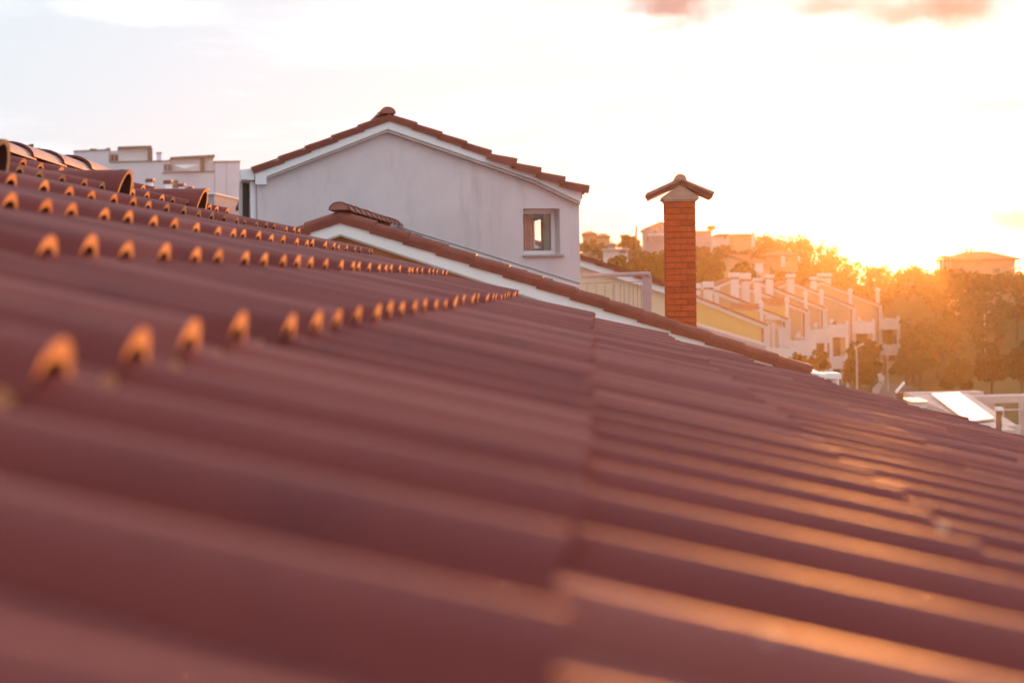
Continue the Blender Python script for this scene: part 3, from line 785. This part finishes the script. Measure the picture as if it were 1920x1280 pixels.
t = hh('hill_house', 'large wide roofed house with two slim chimneys against the sunset at far right', 1792, 1913, 485, 469, 506, 150, MPEACH, kind='hip', depth=9, wins=((1828, 490, 1844, 498), (1862, 503, 1874, 512)), group='houses on the hill', ex=(1780, 466, 1920, 505))
for px in (1814, 1822):
    m = MB(); quadY(m, px-1.5, 465, px+1.5, 480, 153, .4); m.build('chimney', MPEACH, t)
m = MB(); quadY(m, 1911, 486, 1913, 503, 150.2, .2); quadY(m, 1898, 501, 1916, 505, 149.9, 2); m.build('porch', MWHD, t)
t = hh('garden_pavilion', 'small domed roof pavilion left of the two chimney house on the skyline', 1757, 1794, 485, 480, 497, 152, MPEACH, kind='flat', depth=.1, roofm=MTILEF, group=None, ex=(1757, 482, 1794, 492))
for ch_ in list(t.children): bpy.data.objects.remove(ch_, do_unlink=True)
m = MB(); a = P(1759, 484, 152); b = P(1793, 484, 152); w = (b.x-a.x); cx_ = (a.x+b.x)/2
N8 = 12
vs = [V((cx_+math.cos(2*math.pi*i/N8)*w/2, 153+math.sin(2*math.pi*i/N8)*w/2, a.z)) for i in range(N8)]
vs += [V((cx_+math.cos(2*math.pi*i/N8)*w/4, 153+math.sin(2*math.pi*i/N8)*w/4, a.z+.24)) for i in range(N8)]+[V((cx_, 153, a.z+.3))]
m.add(vs, [(i, (i+1) % N8, (i+1) % N8+N8, i+N8) for i in range(N8)]+[(i+N8, (i+1) % N8+N8, 2*N8) for i in range(N8)]+[tuple(range(N8-1, -1, -1))]); m.build('roof', MTILEF, t)
for i in range(0, N8, 2):
    p = vs[i].lerp(V((cx_, 153, a.z)), .15); m = MB(); m.tube(p, p-Zv*1.4, .07, n=6); m.build('post', MWHD, t)
# utility pole
m = MB(); m.tube(P(1192, 470, 150), P(1193, 424, 150), .13, .09, n=8); tag(m.build('utility_pole', MBARK), 'bare wooden utility pole against the sky between hill trees', 'pole')

# ---------------- apartments at upper left
YA = 150
ap = thing('apartment_block', P(300, 420, YA), 'pale grey flat roofed apartment block with two dark topped penthouses at upper left', 'building')
zb_a = P(300, 470, YA).z
def apart(pts, Y, dep, name, m_):
    m = MB(); m.prism([P(x, y, Y) for x, y in pts], (-.36*dep, dep, 0)); return m.build(name, m_, ap)
apart([(139, 284), (204, 281), (204, 303.5), (320, 301), (320, 322), (403, 321), (403, 304), (450, 303), (450, 900), (139, 900)], YA, 14, 'wall', MAPT)
apart([(138, 282.6), (205, 279.6), (205, 281.2), (138, 284.2)], YA-.15, 14.3, 'coping', MGREY)
apart([(402, 302), (451, 301.4), (451, 303.2), (402, 304)], YA-.15, 14.3, 'coping', MGREY)
apart([(206, 303.4), (320, 300.4), (320, 301.8), (206, 304.6)], YA-.2, .4, 'coping', MGREY)
apart([(304, 323.4), (402, 320.4), (402, 321.8), (304, 324.6)], YA-.2, .4, 'coping', MGREY)
apart([(205, 283), (222, 283), (222, 302), (205, 302)], YA+2.2, 8, 'terrace_wall', MWHD)
apart([(222, 279), (280, 277), (280, 302), (222, 302)], YA+1.6, 8, 'penthouse', MWHD)
apart([(221, 275), (284, 273), (284, 277.5), (221, 280)], YA+1.0, 9, 'penthouse_roof', MGREY)
apart([(277, 277.6), (286, 277.4), (286, 300), (277, 300)], YA+1.2, 8.5, 'side_cladding', MGREY)
apart([(322, 296), (400, 293), (400, 321), (322, 321)], YA+1.6, 8, 'penthouse', MWHD)
apart([(320, 294.5), (403, 290), (403, 294.5), (320, 299)], YA+1.0, 9, 'penthouse_roof', MGREY)
apart([(376, 295.5), (383, 295), (383, 320.5), (376, 320.5)], YA+1.3, .4, 'side_cladding', MGREY)
apart([(294.5, 287), (302.5, 287), (302.5, 300), (294.5, 300)], YA+1.0, .8, 'chimney', MAPT)
apart([(293.5, 285.5), (303.5, 285.5), (303.5, 287.6), (293.5, 287.6)], YA+.9, 1.0, 'chimney_cap', MGREY)
apart([(199, 277.5), (207, 277.5), (207, 284), (199, 284)], YA+3, .8, 'chimney', MGREY)
apart([(168, 279), (181, 279), (181, 284), (168, 284)], YA+3, 1.8, 'roof_hatch', MGREY)
for (x0_, y0_, x1_, y1_, dy) in ((208, 290, 213.5, 302, 2.1), (215, 290, 221, 302, 2.1), (307, 308, 313, 321, -.05), (314, 308, 320, 321, -.05), (223.5, 318.5, 235, 331, -.05), (324, 338, 334, 353, -.05)):
    m = MB(); quadY(m, x0_, y0_, x1_, y1_, YA+dy, .12); w_ = m.build('window', MGLASSD, ap)
    m = MB(); quadY(m, x0_-.8, y1_, x1_+.8, y1_+1, YA+dy-.1, .22); m.build('window_sill', MWHD, w_)
m = MB()   # awning
a, b, c = P(326, 309, YA-.2), P(372, 309, YA-.2), P(345, 316, YA-2.0)
m.prism([a, b, c], (0, 0, -.06)); m.build('awning', MWHD, ap)
m = MB(); m.prism([P(402, 304.5, YA-.02), P(402.6, 304.5, YA-.02), P(402.6, 470, YA-.02), P(402, 470, YA-.02)], (0, .01, 0)); m.prism([P(424.6, 304.5, YA-.02), P(425.2, 304.5, YA-.02), P(425.2, 470, YA-.02), P(424.6, 470, YA-.02)], (0, .01, 0)); m.build('expansion_joint', MGREY, ap)
# terracotta chimney cowls beyond the ridge
pw = thing('pink_house', P(330, 420, 40).xy.to_3d(), 'low pink walled house carrying small terracotta cowls, mostly hidden by the near roof', 'house')
m = MB(); m.prism([P(262, 366, 40), P(402, 364, 40), P(402, 1240, 40), P(262, 1240, 40)], (0, 5, 0)); m.build('wall', MLIL, pw)
m = MB(); m.prism([P(260, 363.5, 39.9), P(404, 361.5, 39.9), P(404, 364, 39.9), P(260, 366, 39.9)], (0, 5.2, 0)); m.build('coping', MWH, pw)
for i, (px, py, w, lb) in enumerate(((279, 338, 15, 'leftmost of the five terracotta cowls over the near roof edge'), (313, 341, 16, 'second terracotta cowl from the left, broad and rounded'), (338, 347, 14, 'middle terracotta cowl beside the small dark window'),
                      (354, 352.5, 13, 'fourth terracotta cowl from the left, low and flat'), (383, 357, 13, 'rightmost of the five terracotta cowls'))):
    Yk = 41.0; c = P(px, py, Yk); r = w*.5*Yk/FP
    t = thing('chimney_cowl', (c.x, Yk, P(px, 366, Yk).z), lb, 'chimney cowl', 'terracotta cowls beyond the near roof')
    m = MB(); m.tube(V((c.x, Yk+r, P(px, 380, Yk).z)), V((c.x, Yk+r, c.z-r*.5)), r*.72, n=12); m.build('stack', MWH, t, smooth=True)
    m = MB(); m.barrel(V((c.x-r, Yk+r, c.z-r*.5)), V((c.x+r, Yk+r, c.z-r*.55)), Yv, Zv, r*.85, r*.9, .02, n=8, squash=1.15); m.build('hood', [MVERGE, MCAP], t, smooth=True)

# ---------------- canopy building at lower right
ZC = CZ-3.25
def GC(px, py, dz=0): return G(px, py, ZC+dz)
cp = thing('glazed_canopy', (9.5, 36, ZC), 'canopy of pink beams with a long pale glazed panel at lower right', 'canopy')
m = MB(); q = [GC(1746, 740), GC(1798, 737), GC(1864, 786), GC(1813, 792)]; m.prism(q, (0, 0, .04)); m.build('glazed_panel', MPANEL, cp)
MPK = mat('pink_beam', (.58, .44, .40), .7, scale=1)
def beam(a, b, w, h, nm='beam'):
    d = (b-a); d.z = 0; sd = V((d.y, -d.x, 0)).normalized()*w
    m = MB(); m.prism([a-sd/2, b-sd/2, b+sd/2, a+sd/2], (0, 0, -h)); return m.build(nm, MPK, cp)
beam(GC(1722, 739, -.05), GC(1880, 806, -.05), .55, .16)
beam(GC(1800, 736, -.05), GC(1893, 798, -.05), .35, .16)
beam(GC(1700, 736, -.02), GC(1838, 733, -.02), .5, .18)
beam(GC(1812, 742, -.08), GC(1935, 739, -.08), .55, .2)
beam(GC(1895, 795, -.08), GC(1800, 808, -.08), .5, .2)
for (px, py) in ((1836, 745), (1852, 745), (1860, 744), (1915, 742), (1727, 742)):
    a = GC(px, py, -.2); m = MB(); m.abox(a.x-.06, a.x+.06, a.y-.06, a.y+.06, 4.2, a.z); m.build('post', MPK, cp)
t = thing('annex_building', (12, 38, 0), 'low flat roofed annex under the glazed canopy at lower right', 'building')
m = MB(); m.abox(5.6, 22, 24, 48, 0, 4.1); m.build('wall', MDECK, t)
m = MB(); m.abox(5.5, 22.1, 23.9, 24.15, 4.101, 4.9); m.abox(5.5, 22.1, 47.9, 48.1, 4.101, 4.6); m.abox(5.5, 5.75, 24.15, 47.9, 4.101, 4.6); m.build('parapet', MLIL, t)
m = MB(); m.abox(13.4, 18, 38, 41, 4.101, 6.2); m.build('rooftop_room', MDECK, t)
m = MB()
for i in range(5): m.abox(9.2+i*1.0, 9.9+i*1.0, 30, 30.1, 4.101, 4.5+.25*i)
m.build('step', MLIL, t)
rg_ = thing('deck_railing', (11.5, 32, 4.1), 'thin pale railing on the annex deck at the right edge', 'railing')
a, b = P(1880, 768, 34), P(1935, 768, 34)
m = MB(); m.tube(a, b+V((2, 0, 0)), .02, n=6); m.tube(a-Zv*.45, b-Zv*.45+V((2, 0, 0)), .02, n=6); m.build('rail', MPK, rg_)
for i in range(6):
    c = a+V((.02+i*.5, 0, 0)); m = MB(); m.tube(c, V((c.x, c.y, 4.1)), .018, n=6); m.build('post', MPK, rg_)
MSTK = mat('brown_stack', (.20, .10, .07), .8)
# small stacks with sunlit caps
for (px, yt, w, Y, lb, slant) in ((1688, 731, 15, 24, 'small brown stack with slanting bright cap at the near roof edge', 1), (1874, 766, 11, 30, 'small brown stack with flat white cap beside the glazed panel', 0)):
    c = P(px, yt, Y); ww = w*Y/FP
    t = thing('vent_stack', (c.x, Y, 4.1), lb, 'vent stack')
    m = MB(); m.abox(c.x-ww*.36, c.x+ww*.36, Y, Y+ww*.8, 4.1, c.z-.04); m.build('stack', MSTK, t)
    m = MB()
    if slant: m.prism([c+V((-ww*.5, -.05, -.05)), c+V((ww*.5, -.05, .11)), c+V((ww*.5, -.05, .14)), c+V((-ww*.5, -.05, -.02))], (0, ww, 0))
    else: m.abox(c.x-ww*.55, c.x+ww*.55, Y-.05, Y+ww*.9, c.z-.04, c.z+.03)
    m.build('cap', MWH, t)
t = thing('roof_hatch', P(1722, 762, 28), 'low white roof hatch just above the near roof edge', 'roof hatch')
m = MB(); quadY(m, 1712, 755, 1738, 764, 28, .6); m.build('kerb', MWH, t)
m = MB(); quadY(m, 1709, 752, 1739, 755, 27.9, .8); m.build('lid', MMET, t)

# ================================================================== TERRAIN
sky_pts = [(-400, 300), (0, 300), (460, 330), (700, 400), (1000, 450), (1090, 452), (1150, 453), (1175, 446), (1210, 458), (1300, 456), (1400, 444), (1418, 432), (1440, 430), (1465, 433), (1490, 430), (1515, 438), (1535, 452), (1560, 466), (1590, 478),
           (1625, 488), (1655, 504), (1668, 507), (1682, 496), (1750, 500), (1800, 506), (1920, 512), (2300, 515), (3000, 520)]
def interp(t, pts):
    if t <= pts[0][0]: return pts[0][1]
    for (a, b), (c, d) in zip(pts[:-1], pts[1:]):
        if t <= c: return b+(d-b)*(t-a)/(c-a)
    return pts[-1][1]
def sstep(t): t = max(0, min(1, t)); return t*t*(3-2*t)
def ridgeY(px): return interp(px, [(0, 165), (460, 165), (1000, 210), (1300, 200), (1650, 190), (1780, 170), (1920, 165)])
TREEH = 4.0
def terr(x, y):
    if y < 20: return 0.0
    px = 1117+FP*x/y
    py = interp(px, sky_pts)
    ry = ridgeY(px)
    # smooth base: skyline elevation
    zr_ = P(px, py, ry).z - (TREEH if px < 1690 else 1.5)
    y0 = interp(px, [(0, 60), (900, 70), (1300, 100), (1400, 115), (1500, 150), (1600, 165), (1700, 130), (1920, 115)])
    t = sstep((y-y0)/(ry-y0))
    z = zr_*t
    z += 1.2*t*(noise.noise(V((x*.03, y*.03, 1)))+.5*noise.noise(V((x*.09, y*.09, 4))))
    if y > ry+25: z -= (y-ry-25)*.05
    return max(z, -2)
mb = MB()
ys = [-60, -20, 0, 20, 40, 60, 80, 100] + [110+5*i for i in range(34)] + [300, 340, 400, 520, 700, 1000, 1500]
us = [-3 + .03*i for i in range(201)]
idx = {}
for j, y in enumerate(ys):
    for i, u in enumerate(us):
        x = u*(max(y, 0)*.5+40)
        mb.v.append((x, y, terr(x, y)))
nU = len(us)
for j in range(len(ys)-1):
    for i in range(nU-1):
        mb.f.append((j*nU+i, j*nU+i+1, (j+1)*nU+i+1, (j+1)*nU+i)); mb.m.append(0)
tag(mb.build('ground', MGRND, smooth=True), kind='structure')
# road and pavement
def gz(px, py, dz):
    p = G(px, py, 0); return V((p.x, p.y, dz))
def sheet(name, pts, m_, dz, sub=None):
    vs = [gz(x, y, dz) for x, y in pts]
    m = MB(); m.add(vs, [tuple(range(len(vs)))]); o = m.build(name, m_); tag(o, kind='structure')
    if o.data.polygons[0].normal.z < 0: o.data.flip_normals()
    return o
sheet('pavement', [(1600, 790), (1640, 722), (1662, 712), (1728, 711), (1742, 700), (1752, 692), (1790, 692), (1775, 712), (1768, 728), (1790, 790)], MPAVE, .06)
sheet('road', [(1625, 790), (1655, 722), (1672, 716), (1734, 715), (1748, 702), (1760, 693), (1776, 693), (1766, 711), (1756, 728), (1765, 790)], MASPH, .064)
sheet('road_marking', [(1690, 724), (1694, 724), (1708, 716.5), (1705.5, 716.5)], MWHD, .068)
# garden wall along road
t = tag(MB().prism([gz(1668, 706, 0), gz(1727, 705, 0), gz(1727, 705, 1.6), gz(1668, 706, 1.6)], (0, .25, 0)).build('garden_wall', MPEACH), 'low pinkish garden wall along the far side of the road', 'wall')

# ================================================================== VEGETATION
def crown(mb, c, rx, ry_, rz, nclump, nleaf, size, mi=None, hollow=.55):
    for _ in range(nclump):
        d = V((random.gauss(0, 1), random.gauss(0, 1), random.gauss(0, 1)))
        if d.length < .01: continue
        d.normalize(); rad = random.uniform(hollow, 1.0)
        if d.z < -.5: d.z *= .6
        cc = V((c.x+d.x*rx*rad, c.y+d.y*ry_*rad, c.z+d.z*rz*rad))
        cr_ = random.uniform(.18, .34)*min(rx, rz)
        k = random.choice((0, 1, 2, 0)) if mi is None else mi
        for _ in range(nleaf):
            e = V((random.gauss(0, 1), random.gauss(0, 1), random.gauss(0, 1))).normalized()*cr_*random.random()**.4
            p = cc+e; a = V((random.gauss(0, 1), random.gauss(0, 1), random.gauss(0, 1))).normalized()
            b = a.orthogonal().normalized(); s_ = size*random.uniform(.6, 1.3)
            c2 = a.cross(b)
            mb.v += [tuple(p+b*s_), tuple(p+c2*s_*.6), tuple(p-b*s_), tuple(p-c2*s_*.6)]
            o = len(mb.v)-4; mb.f.append((o, o+1, o+2, o+3)); mb.m.append(k)
def limbs(mb, base_, top, r, rx, nb=5, mi=0):
    mb.tube(base_, top, r, r*.4, n=7, mi=mi)
    for i in range(nb):
        t = random.uniform(.45, .9); p = V(base_).lerp(V(top), t)
        an_ = random.uniform(0, 6.28); q = p+V((math.cos(an_)*rx*.7, math.sin(an_)*rx*.7, rx*random.uniform(.3, .7)))
        mb.tube(p, q, r*.35, r*.1, n=5, mi=mi)
# woodland on the hill: one mass
wb = MB(); ntree = 0
y = 112.0
def covered(px, py, r, Y):
    for (x0_, y0_, x1_, y1_, hY) in HX:
        if Y < hY+2 and x0_-r*.7 < px < x1_+r*.7 and y0_-r < py < y1_+r*.8: return True
    return False
while y < 236:
    x = -20.0
    stepx = 4.0
    while x < y*.36:
        xx = x+random.uniform(-1.6, 1.6); yy = y+random.uniform(-2, 2); x += stepx
        px = 1117+FP*xx/yy
        if px < 1060 or px > 1960: continue
        z = terr(xx, yy)
        ry = ridgeY(px)
        if yy > ry+8: continue
        if z < .5 and px < 1690: continue
        if z < .8 and px >= 1690 and yy < 128: continue
        # keep the terraced row clear
        if 1290 < px < 1690 and yy < interp(px, [(1290, 128), (1400, 134), (1500, 150), (1600, 170), (1690, 172)]): continue
        r = random.uniform(1.9, 3.4); hgt = r*random.uniform(1.5, 1.9)
        cpt = V((xx, yy, z+hgt*.72))
        ppx, ppy = proj(cpt); rpx = r*FP/yy
        if covered(ppx, ppy-rpx*.0, rpx, yy): continue
        # limit top by skyline
        if px > 1690: r *= .72
        top = cpt.z+r*1.15; want = P(px, interp(px, sky_pts)-random.uniform(-4, 5), yy).z
        want -= max(0, ry-8-yy)*(1.15 if px > 1650 else 1.15)*yy/FP
        if top > want:
            dz = top-want; cpt.z -= dz
        crown(wb, cpt, r, r, r*.95, 34, 22, .19)
        wb.tube((xx, yy, z-.5), (xx, yy, cpt.z), .18, .1, n=5, mi=3)
        ntree += 1
    y += 4.6
for (x0_, y0_, x1_, y1_, hY) in HX:
    k = max(2, int((x1_-x0_)/11))
    for i in range(k):
        px = x0_+(x1_-x0_)*(i+.5)/k+random.uniform(-3, 3)
        for dd in (0, 9):
            rr_ = random.uniform(.8, 1.3); Yr_ = hY-2.2-dd*.15
            c = P(px, y1_+1.2*rr_*FP/Yr_+dd+random.uniform(-3, 3), Yr_)
            crown(wb, c, rr_, rr_, rr_*.8, 18, 22, .17)
print('woodland trees', ntree, len(wb.f))
tag(wb.build('woodland', MLEAF+[MBARK]), 'dense olive and rust coloured wood covering the hillside', 'wood', kind='stuff')
def tree(name, px, pyt, pyb, wpx, Y, label, cat='tree', leaf=0, group=None, nclump=60, size=.15, trunk=.25):
    top = P(px, pyt, Y); z0 = P(px, pyb, Y).z; r = wpx*.5*Y/FP
    t = thing(name, (top.x, Y, z0), label, cat, group)
    H = top.z-z0; tr_h = H*trunk; rz = (H-tr_h)/2
    size = min(size, .15); m = MB(); crown(m, V((top.x, Y, top.z-rz)), r*.86, r*.86, rz*.9, int(nclump*1.3), 44, size, mi=0, hollow=.25); m.build('crown', [MLEAF[leaf]], t)
    m = MB(); limbs(m, V((top.x, Y, min(z0, z0)-.5)), V((top.x, Y, top.z-rz*.7)), max(.08, r*.09), r); m.build('trunk', MBARK, t, smooth=True)
    return t
tree('round_tree', 1604, 632, 735, 46, 118, 'dark rounded tree, tallest left one of the three by the road', leaf=1, trunk=.05)
tree('round_tree', 1633, 632, 735, 48, 122, 'dark rounded tree with broad top, back right of the three by the road', leaf=1, trunk=.05)
tree('round_tree', 1610, 655, 745, 66, 108, 'broad dark rounded tree in front of the other two by the road', leaf=1, trunk=.05, nclump=90)
tree('umbrella_pine', 1332, 421, 470, 20, 176, 'small umbrella shaped pine on the skyline right of the brick chimney', leaf=2, nclump=22, trunk=.75, size=.16)
tree('shrub', 1535, 652, 706, 48, 88, 'loose rust brown shrub under the terraced house balconies', 'shrub', leaf=2, size=.10, trunk=.02, nclump=34)
tree('shrub', 1490, 658, 700, 38, 86, 'small olive shrub at the foot of the pergola', 'shrub', leaf=0, size=.10, trunk=.02, nclump=30)
tree('olive_tree', 1705, 640, 700, 34, 135, 'round dark tree behind the garden wall', leaf=1, trunk=.1)
tree('bush', 1700, 668, 712, 70, 128, 'wide clipped dark bush above the garden wall', 'bush', leaf=0, trunk=.05, nclump=90)
tree('olive_tree', 1800, 668, 735, 62, 105, 'pale rounded olive tree right of the road', leaf=0, trunk=.1, nclump=90)
tree('olive_tree', 1860, 650, 740, 70, 110, 'large dark olive tree between the two tall lamp posts', leaf=1, trunk=.1, nclump=100)
tree('olive_tree', 1915, 640, 740, 60, 105, 'large dark tree cut by the right picture edge', leaf=1, trunk=.1, nclump=90)
tree('bush', 1775, 708, 735, 26, 112, 'small round dark bush at the road bend', 'bush', leaf=1, trunk=.05, nclump=40)
tree('bush', 1812, 712, 735, 24, 110, 'low dark bush left of the nearest tall lamp post', 'bush', leaf=1, trunk=.05, nclump=40)
tree('hill_tree', 1180, 437, 485, 42, 158, 'rust brown crowned tree beside the wooden utility pole', leaf=2, trunk=.15, nclump=70)
tree('garden_tree', 1160, 478, 545, 50, 80, 'olive green garden tree left of the brick chimney', leaf=0, trunk=.1, nclump=90, size=.14)
tree('garden_tree', 1192, 482, 545, 44, 84, 'reddish garden tree beside the olive green one', leaf=2, trunk=.1, nclump=80, size=.14)
tree('garden_tree', 1226, 472, 550, 56, 78, 'large olive garden tree directly left of the brick chimney', leaf=0, trunk=.1, nclump=110, size=.14)
tree('garden_tree', 1330, 478, 545, 60, 125, 'brown green tree directly right of the brick chimney', leaf=0, trunk=.1, nclump=110, size=.2)
tree('garden_tree', 1395, 492, 535, 52, 135, 'dark tree in front of the broad red roofed house', leaf=1, trunk=.1, nclump=90, size=.2)
tree('ridge_tree', 62, 269, 320, 34, 60, 'dark green treetop showing behind the ridge tiles at upper left', leaf=1, trunk=.1, nclump=40, size=.10)
tree('ridge_tree', 88, 276, 320, 18, 60, 'small green treetop right of the larger one behind the ridge tiles', leaf=1, trunk=.1, nclump=20, size=.10)

# ================================================================== STREET LAMPS
def lamp(px, yt, yb, Y, label, arm=.4):
    a = P(px, yb, Y); b = P(px-1, yt, Y)
    t = thing('street_lamp', (a.x, Y, terr(a.x, Y)), label, 'street lamp', 'street lamps along the road')
    z0 = min(a.z, terr(a.x, Y))-.2
    m = MB(); m.tube(V((a.x, Y, z0)), V((b.x, Y, b.z)), .085, .055, n=8); m.build('pole', MPOLE, t, smooth=True)
    m = MB(); m.tube(V((b.x, Y, b.z)), V((b.x+arm*.7, Y, b.z+.15)), .05, n=6)
    m.prism([V((b.x+arm*.6, Y-.15, b.z+.1)), V((b.x+arm*1.2, Y-.15, b.z+.16)), V((b.x+arm*1.2, Y-.15, b.z+.28)), V((b.x+arm*.6, Y-.15, b.z+.26))], (0, .3, 0)); m.build('lamp_head', MPOLE, t)
lamp(1847, 589, 733, 135, 'tall lamp post, left one of the two tall posts at the right')
lamp(1882, 583, 708, 148, 'tall lamp post, right one of the two tall posts at the right')
lamp(1757, 628, 690, 150, 'short faint lamp post above the road bend', .4)
lamp(1665, 648, 712, 128, 'thin lamp post under the farthest terraced house balconies', -.4)
lamp(1607, 651, 700, 100, 'lamp head standing out against the dark rounded trees', .4)
t = thing('traffic_mirror', gz(1652, 724, 0), 'post with two round pale traffic mirrors at the road edge', 'traffic mirror')
p0 = gz(1653, 722, 0); Yt = p0.y
m = MB(); m.tube(p0, P(1652, 704, Yt), .06, n=6); m.build('post', MPOLE, t)
for (px, py, r) in ((1650, 703, .24), (1653, 709, .32)):
    c = P(px, py, Yt-.15); m = MB(); m.tube(c, c+V((.05, .08, 0)), r, r*.9, n=16); m.build('mirror', MWH, t)

# ================================================================== HAZE
hz = MB(); hz.abox(-300, 700, -80, 1400, -4, CZ+20)
def haze_mat():
    m = bpy.data.materials.new('haze'); m.use_nodes = True; nt = m.node_tree; nt.nodes.clear()
    o = nt.nodes.new('ShaderNodeOutputMaterial'); p = nt.nodes.new('ShaderNodeVolumePrincipled')
    p.inputs['Color'].default_value = (1, .82, .56, 1); p.inputs['Density'].default_value = HZD
    p.inputs['Anisotropy'].default_value = HZG
    nt.links.new(p.outputs[0], o.inputs['Volume']); return m
HZD = .00052; HZG = .75
tag(hz.build('haze', haze_mat()), 'thin golden evening haze filling the valley', 'haze', kind='stuff')

# ================================================================== LIGHT
SUN_PX = (1722, 452)
sd = ray(*SUN_PX).normalized()
sun_el = math.asin(sd.z); sun_az = math.atan2(sd.x, sd.y)
print('sun elevation', math.degrees(sun_el), 'azimuth', math.degrees(sun_az))
ld = bpy.data.lights.new('sun', 'SUN'); ld.energy = 5.0; ld.angle = R(.6); ld.color = (1, .34, .07)
lo = bpy.data.objects.new('sun', ld); COL.objects.link(lo)
lo.rotation_euler = (-sd).to_track_quat('-Z', 'Y').to_euler()

w = bpy.data.worlds.new('World'); sc.world = w; w.use_nodes = True
nt = w.node_tree; N = nt.nodes; Lk = nt.links
bg = N['Background']
st = N.new('ShaderNodeTexSky'); st.sky_type = 'NISHITA'; st.sun_disc = False
st.sun_elevation = sun_el; st.sun_rotation = sun_az; st.altitude = 50; st.air_density = 1.0; st.dust_density = 2.5; st.ozone_density = 1.0
tc = N.new('ShaderNodeTexCoord')
# thin veil of high cloud: streaky noise over the sky direction
mp = N.new('ShaderNodeMapping'); mp.inputs['Scale'].default_value = (1.6, 1.6, 9.0); Lk.new(tc.outputs['Generated'], mp.inputs[0])
ns = N.new('ShaderNodeTexNoise'); ns.inputs['Scale'].default_value = 2.6; ns.inputs['Detail'].default_value = 9; ns.inputs['Roughness'].default_value = .6; ns.inputs['Distortion'].default_value = .35
Lk.new(mp.outputs[0], ns.inputs['Vector'])
mr = N.new('ShaderNodeMapRange'); mr.inputs[1].default_value = .50; mr.inputs[2].default_value = .70; Lk.new(ns.outputs['Fac'], mr.inputs[0])
VEIL = (5.9, 6.95, 7.8, 1)
mx = N.new('ShaderNodeMix'); mx.data_type = 'RGBA'; mx.inputs[0].default_value = .88
Lk.new(st.outputs[0], mx.inputs[6]); mx.inputs[7].default_value = VEIL
mx2 = N.new('ShaderNodeMix'); mx2.data_type = 'RGBA'; mulf = N.new('ShaderNodeMath'); mulf.operation = 'MULTIPLY'; mulf.inputs[1].default_value = .6
Lk.new(mr.outputs[0], mulf.inputs[0]); Lk.new(mulf.outputs[0], mx2.inputs[0])
Lk.new(mx.outputs[2], mx2.inputs[6]); mx2.inputs[7].default_value = (8.2, 8.8, 9.3, 1)
last = mx2.outputs[2]
# individual clouds, and a white aureole added around the sun
def cloud(px, py, rx, rz_, col, amt, last):
    d = ray(px, py).normalized()
    sb = N.new('ShaderNodeVectorMath'); sb.operation = 'SUBTRACT'; Lk.new(tc.outputs['Generated'], sb.inputs[0]); sb.inputs[1].default_value = d
    n2_ = N.new('ShaderNodeTexNoise'); n2_.inputs['Scale'].default_value = 45; n2_.inputs['Detail'].default_value = 5
    Lk.new(tc.outputs['Generated'], n2_.inputs['Vector'])
    ad = N.new('ShaderNodeVectorMath'); ad.operation = 'MULTIPLY_ADD'; Lk.new(n2_.outputs['Color'], ad.inputs[0]); ad.inputs[1].default_value = (rx/FP*1.1, rx/FP*1.1, rz_/FP*1.3)
    sb2 = N.new('ShaderNodeVectorMath'); sb2.operation = 'SUBTRACT'; Lk.new(sb.outputs[0], sb2.inputs[0]); sb2.inputs[1].default_value = (rx/FP*.55, rx/FP*.55, rz_/FP*.65)
    Lk.new(sb2.outputs[0], ad.inputs[2])
    ml = N.new('ShaderNodeVectorMath'); ml.operation = 'MULTIPLY'; Lk.new(ad.outputs[0], ml.inputs[0]); ml.inputs[1].default_value = (FP/rx, FP/rx, FP/rz_)
    le = N.new('ShaderNodeVectorMath'); le.operation = 'LENGTH'; Lk.new(ml.outputs[0], le.inputs[0])
    m1 = N.new('ShaderNodeMapRange'); m1.interpolation_type = 'SMOOTHSTEP'; m1.inputs[1].default_value = 1.25; m1.inputs[2].default_value = .15; m1.inputs[3].default_value = 0; m1.inputs[4].default_value = amt
    Lk.new(le.outputs['Value'], m1.inputs[0])
    x = N.new('ShaderNodeMix'); x.data_type = 'RGBA'; Lk.new(m1.outputs[0], x.inputs[0]); Lk.new(last, x.inputs[6]); x.inputs[7].default_value = (*col, 1)
    return x.outputs[2]
for c_ in ((1700, 420, 480, 300, (12.0, 12.2, 12.4), .92), (1480, 66, 420, 50, (11, 10.9, 10.6), .8), (1266, 10, 100, 50, (1.4, 2.0, 2.4), 1), (1675, 24, 70, 30, (3.2, 3.5, 3.8), 1), (1785, 18, 105, 34, (1.6, 2.0, 2.3), 1), (1560, 12, 100, 20, (3.4, 3.8, 4.0), 1),
           (1910, 412, 85, 30, (5.6, 4.4, 2.9), .9), (270, 22, 150, 24, (10.5, 10.5, 10), .8), (1880, 200, 200, 22, (6.2, 6.0, 5.7), .8), (1640, 108, 200, 14, (6.4, 6.3, 6.2), .7), (1180, 40, 120, 14, (10.5, 10.4, 10), .7)):
    last = cloud(*c_, last)
Lk.new(last, bg.inputs['Color']); bg.inputs['Strength'].default_value = .0515

sc.view_settings.view_transform = 'Standard'; sc.view_settings.look = 'None'; sc.view_settings.exposure = 1.45; sc.view_settings.gamma = 1
sc.render.engine = 'CYCLES'
cy = sc.cycles; cy.max_bounces = 6; cy.diffuse_bounces = 3; cy.glossy_bounces = 3; cy.transmission_bounces = 5; cy.volume_bounces = 0; cy.transparent_max_bounces = 6
cy.use_denoising = True
try: cy.denoiser = 'OPENIMAGEDENOISE'
except Exception: pass
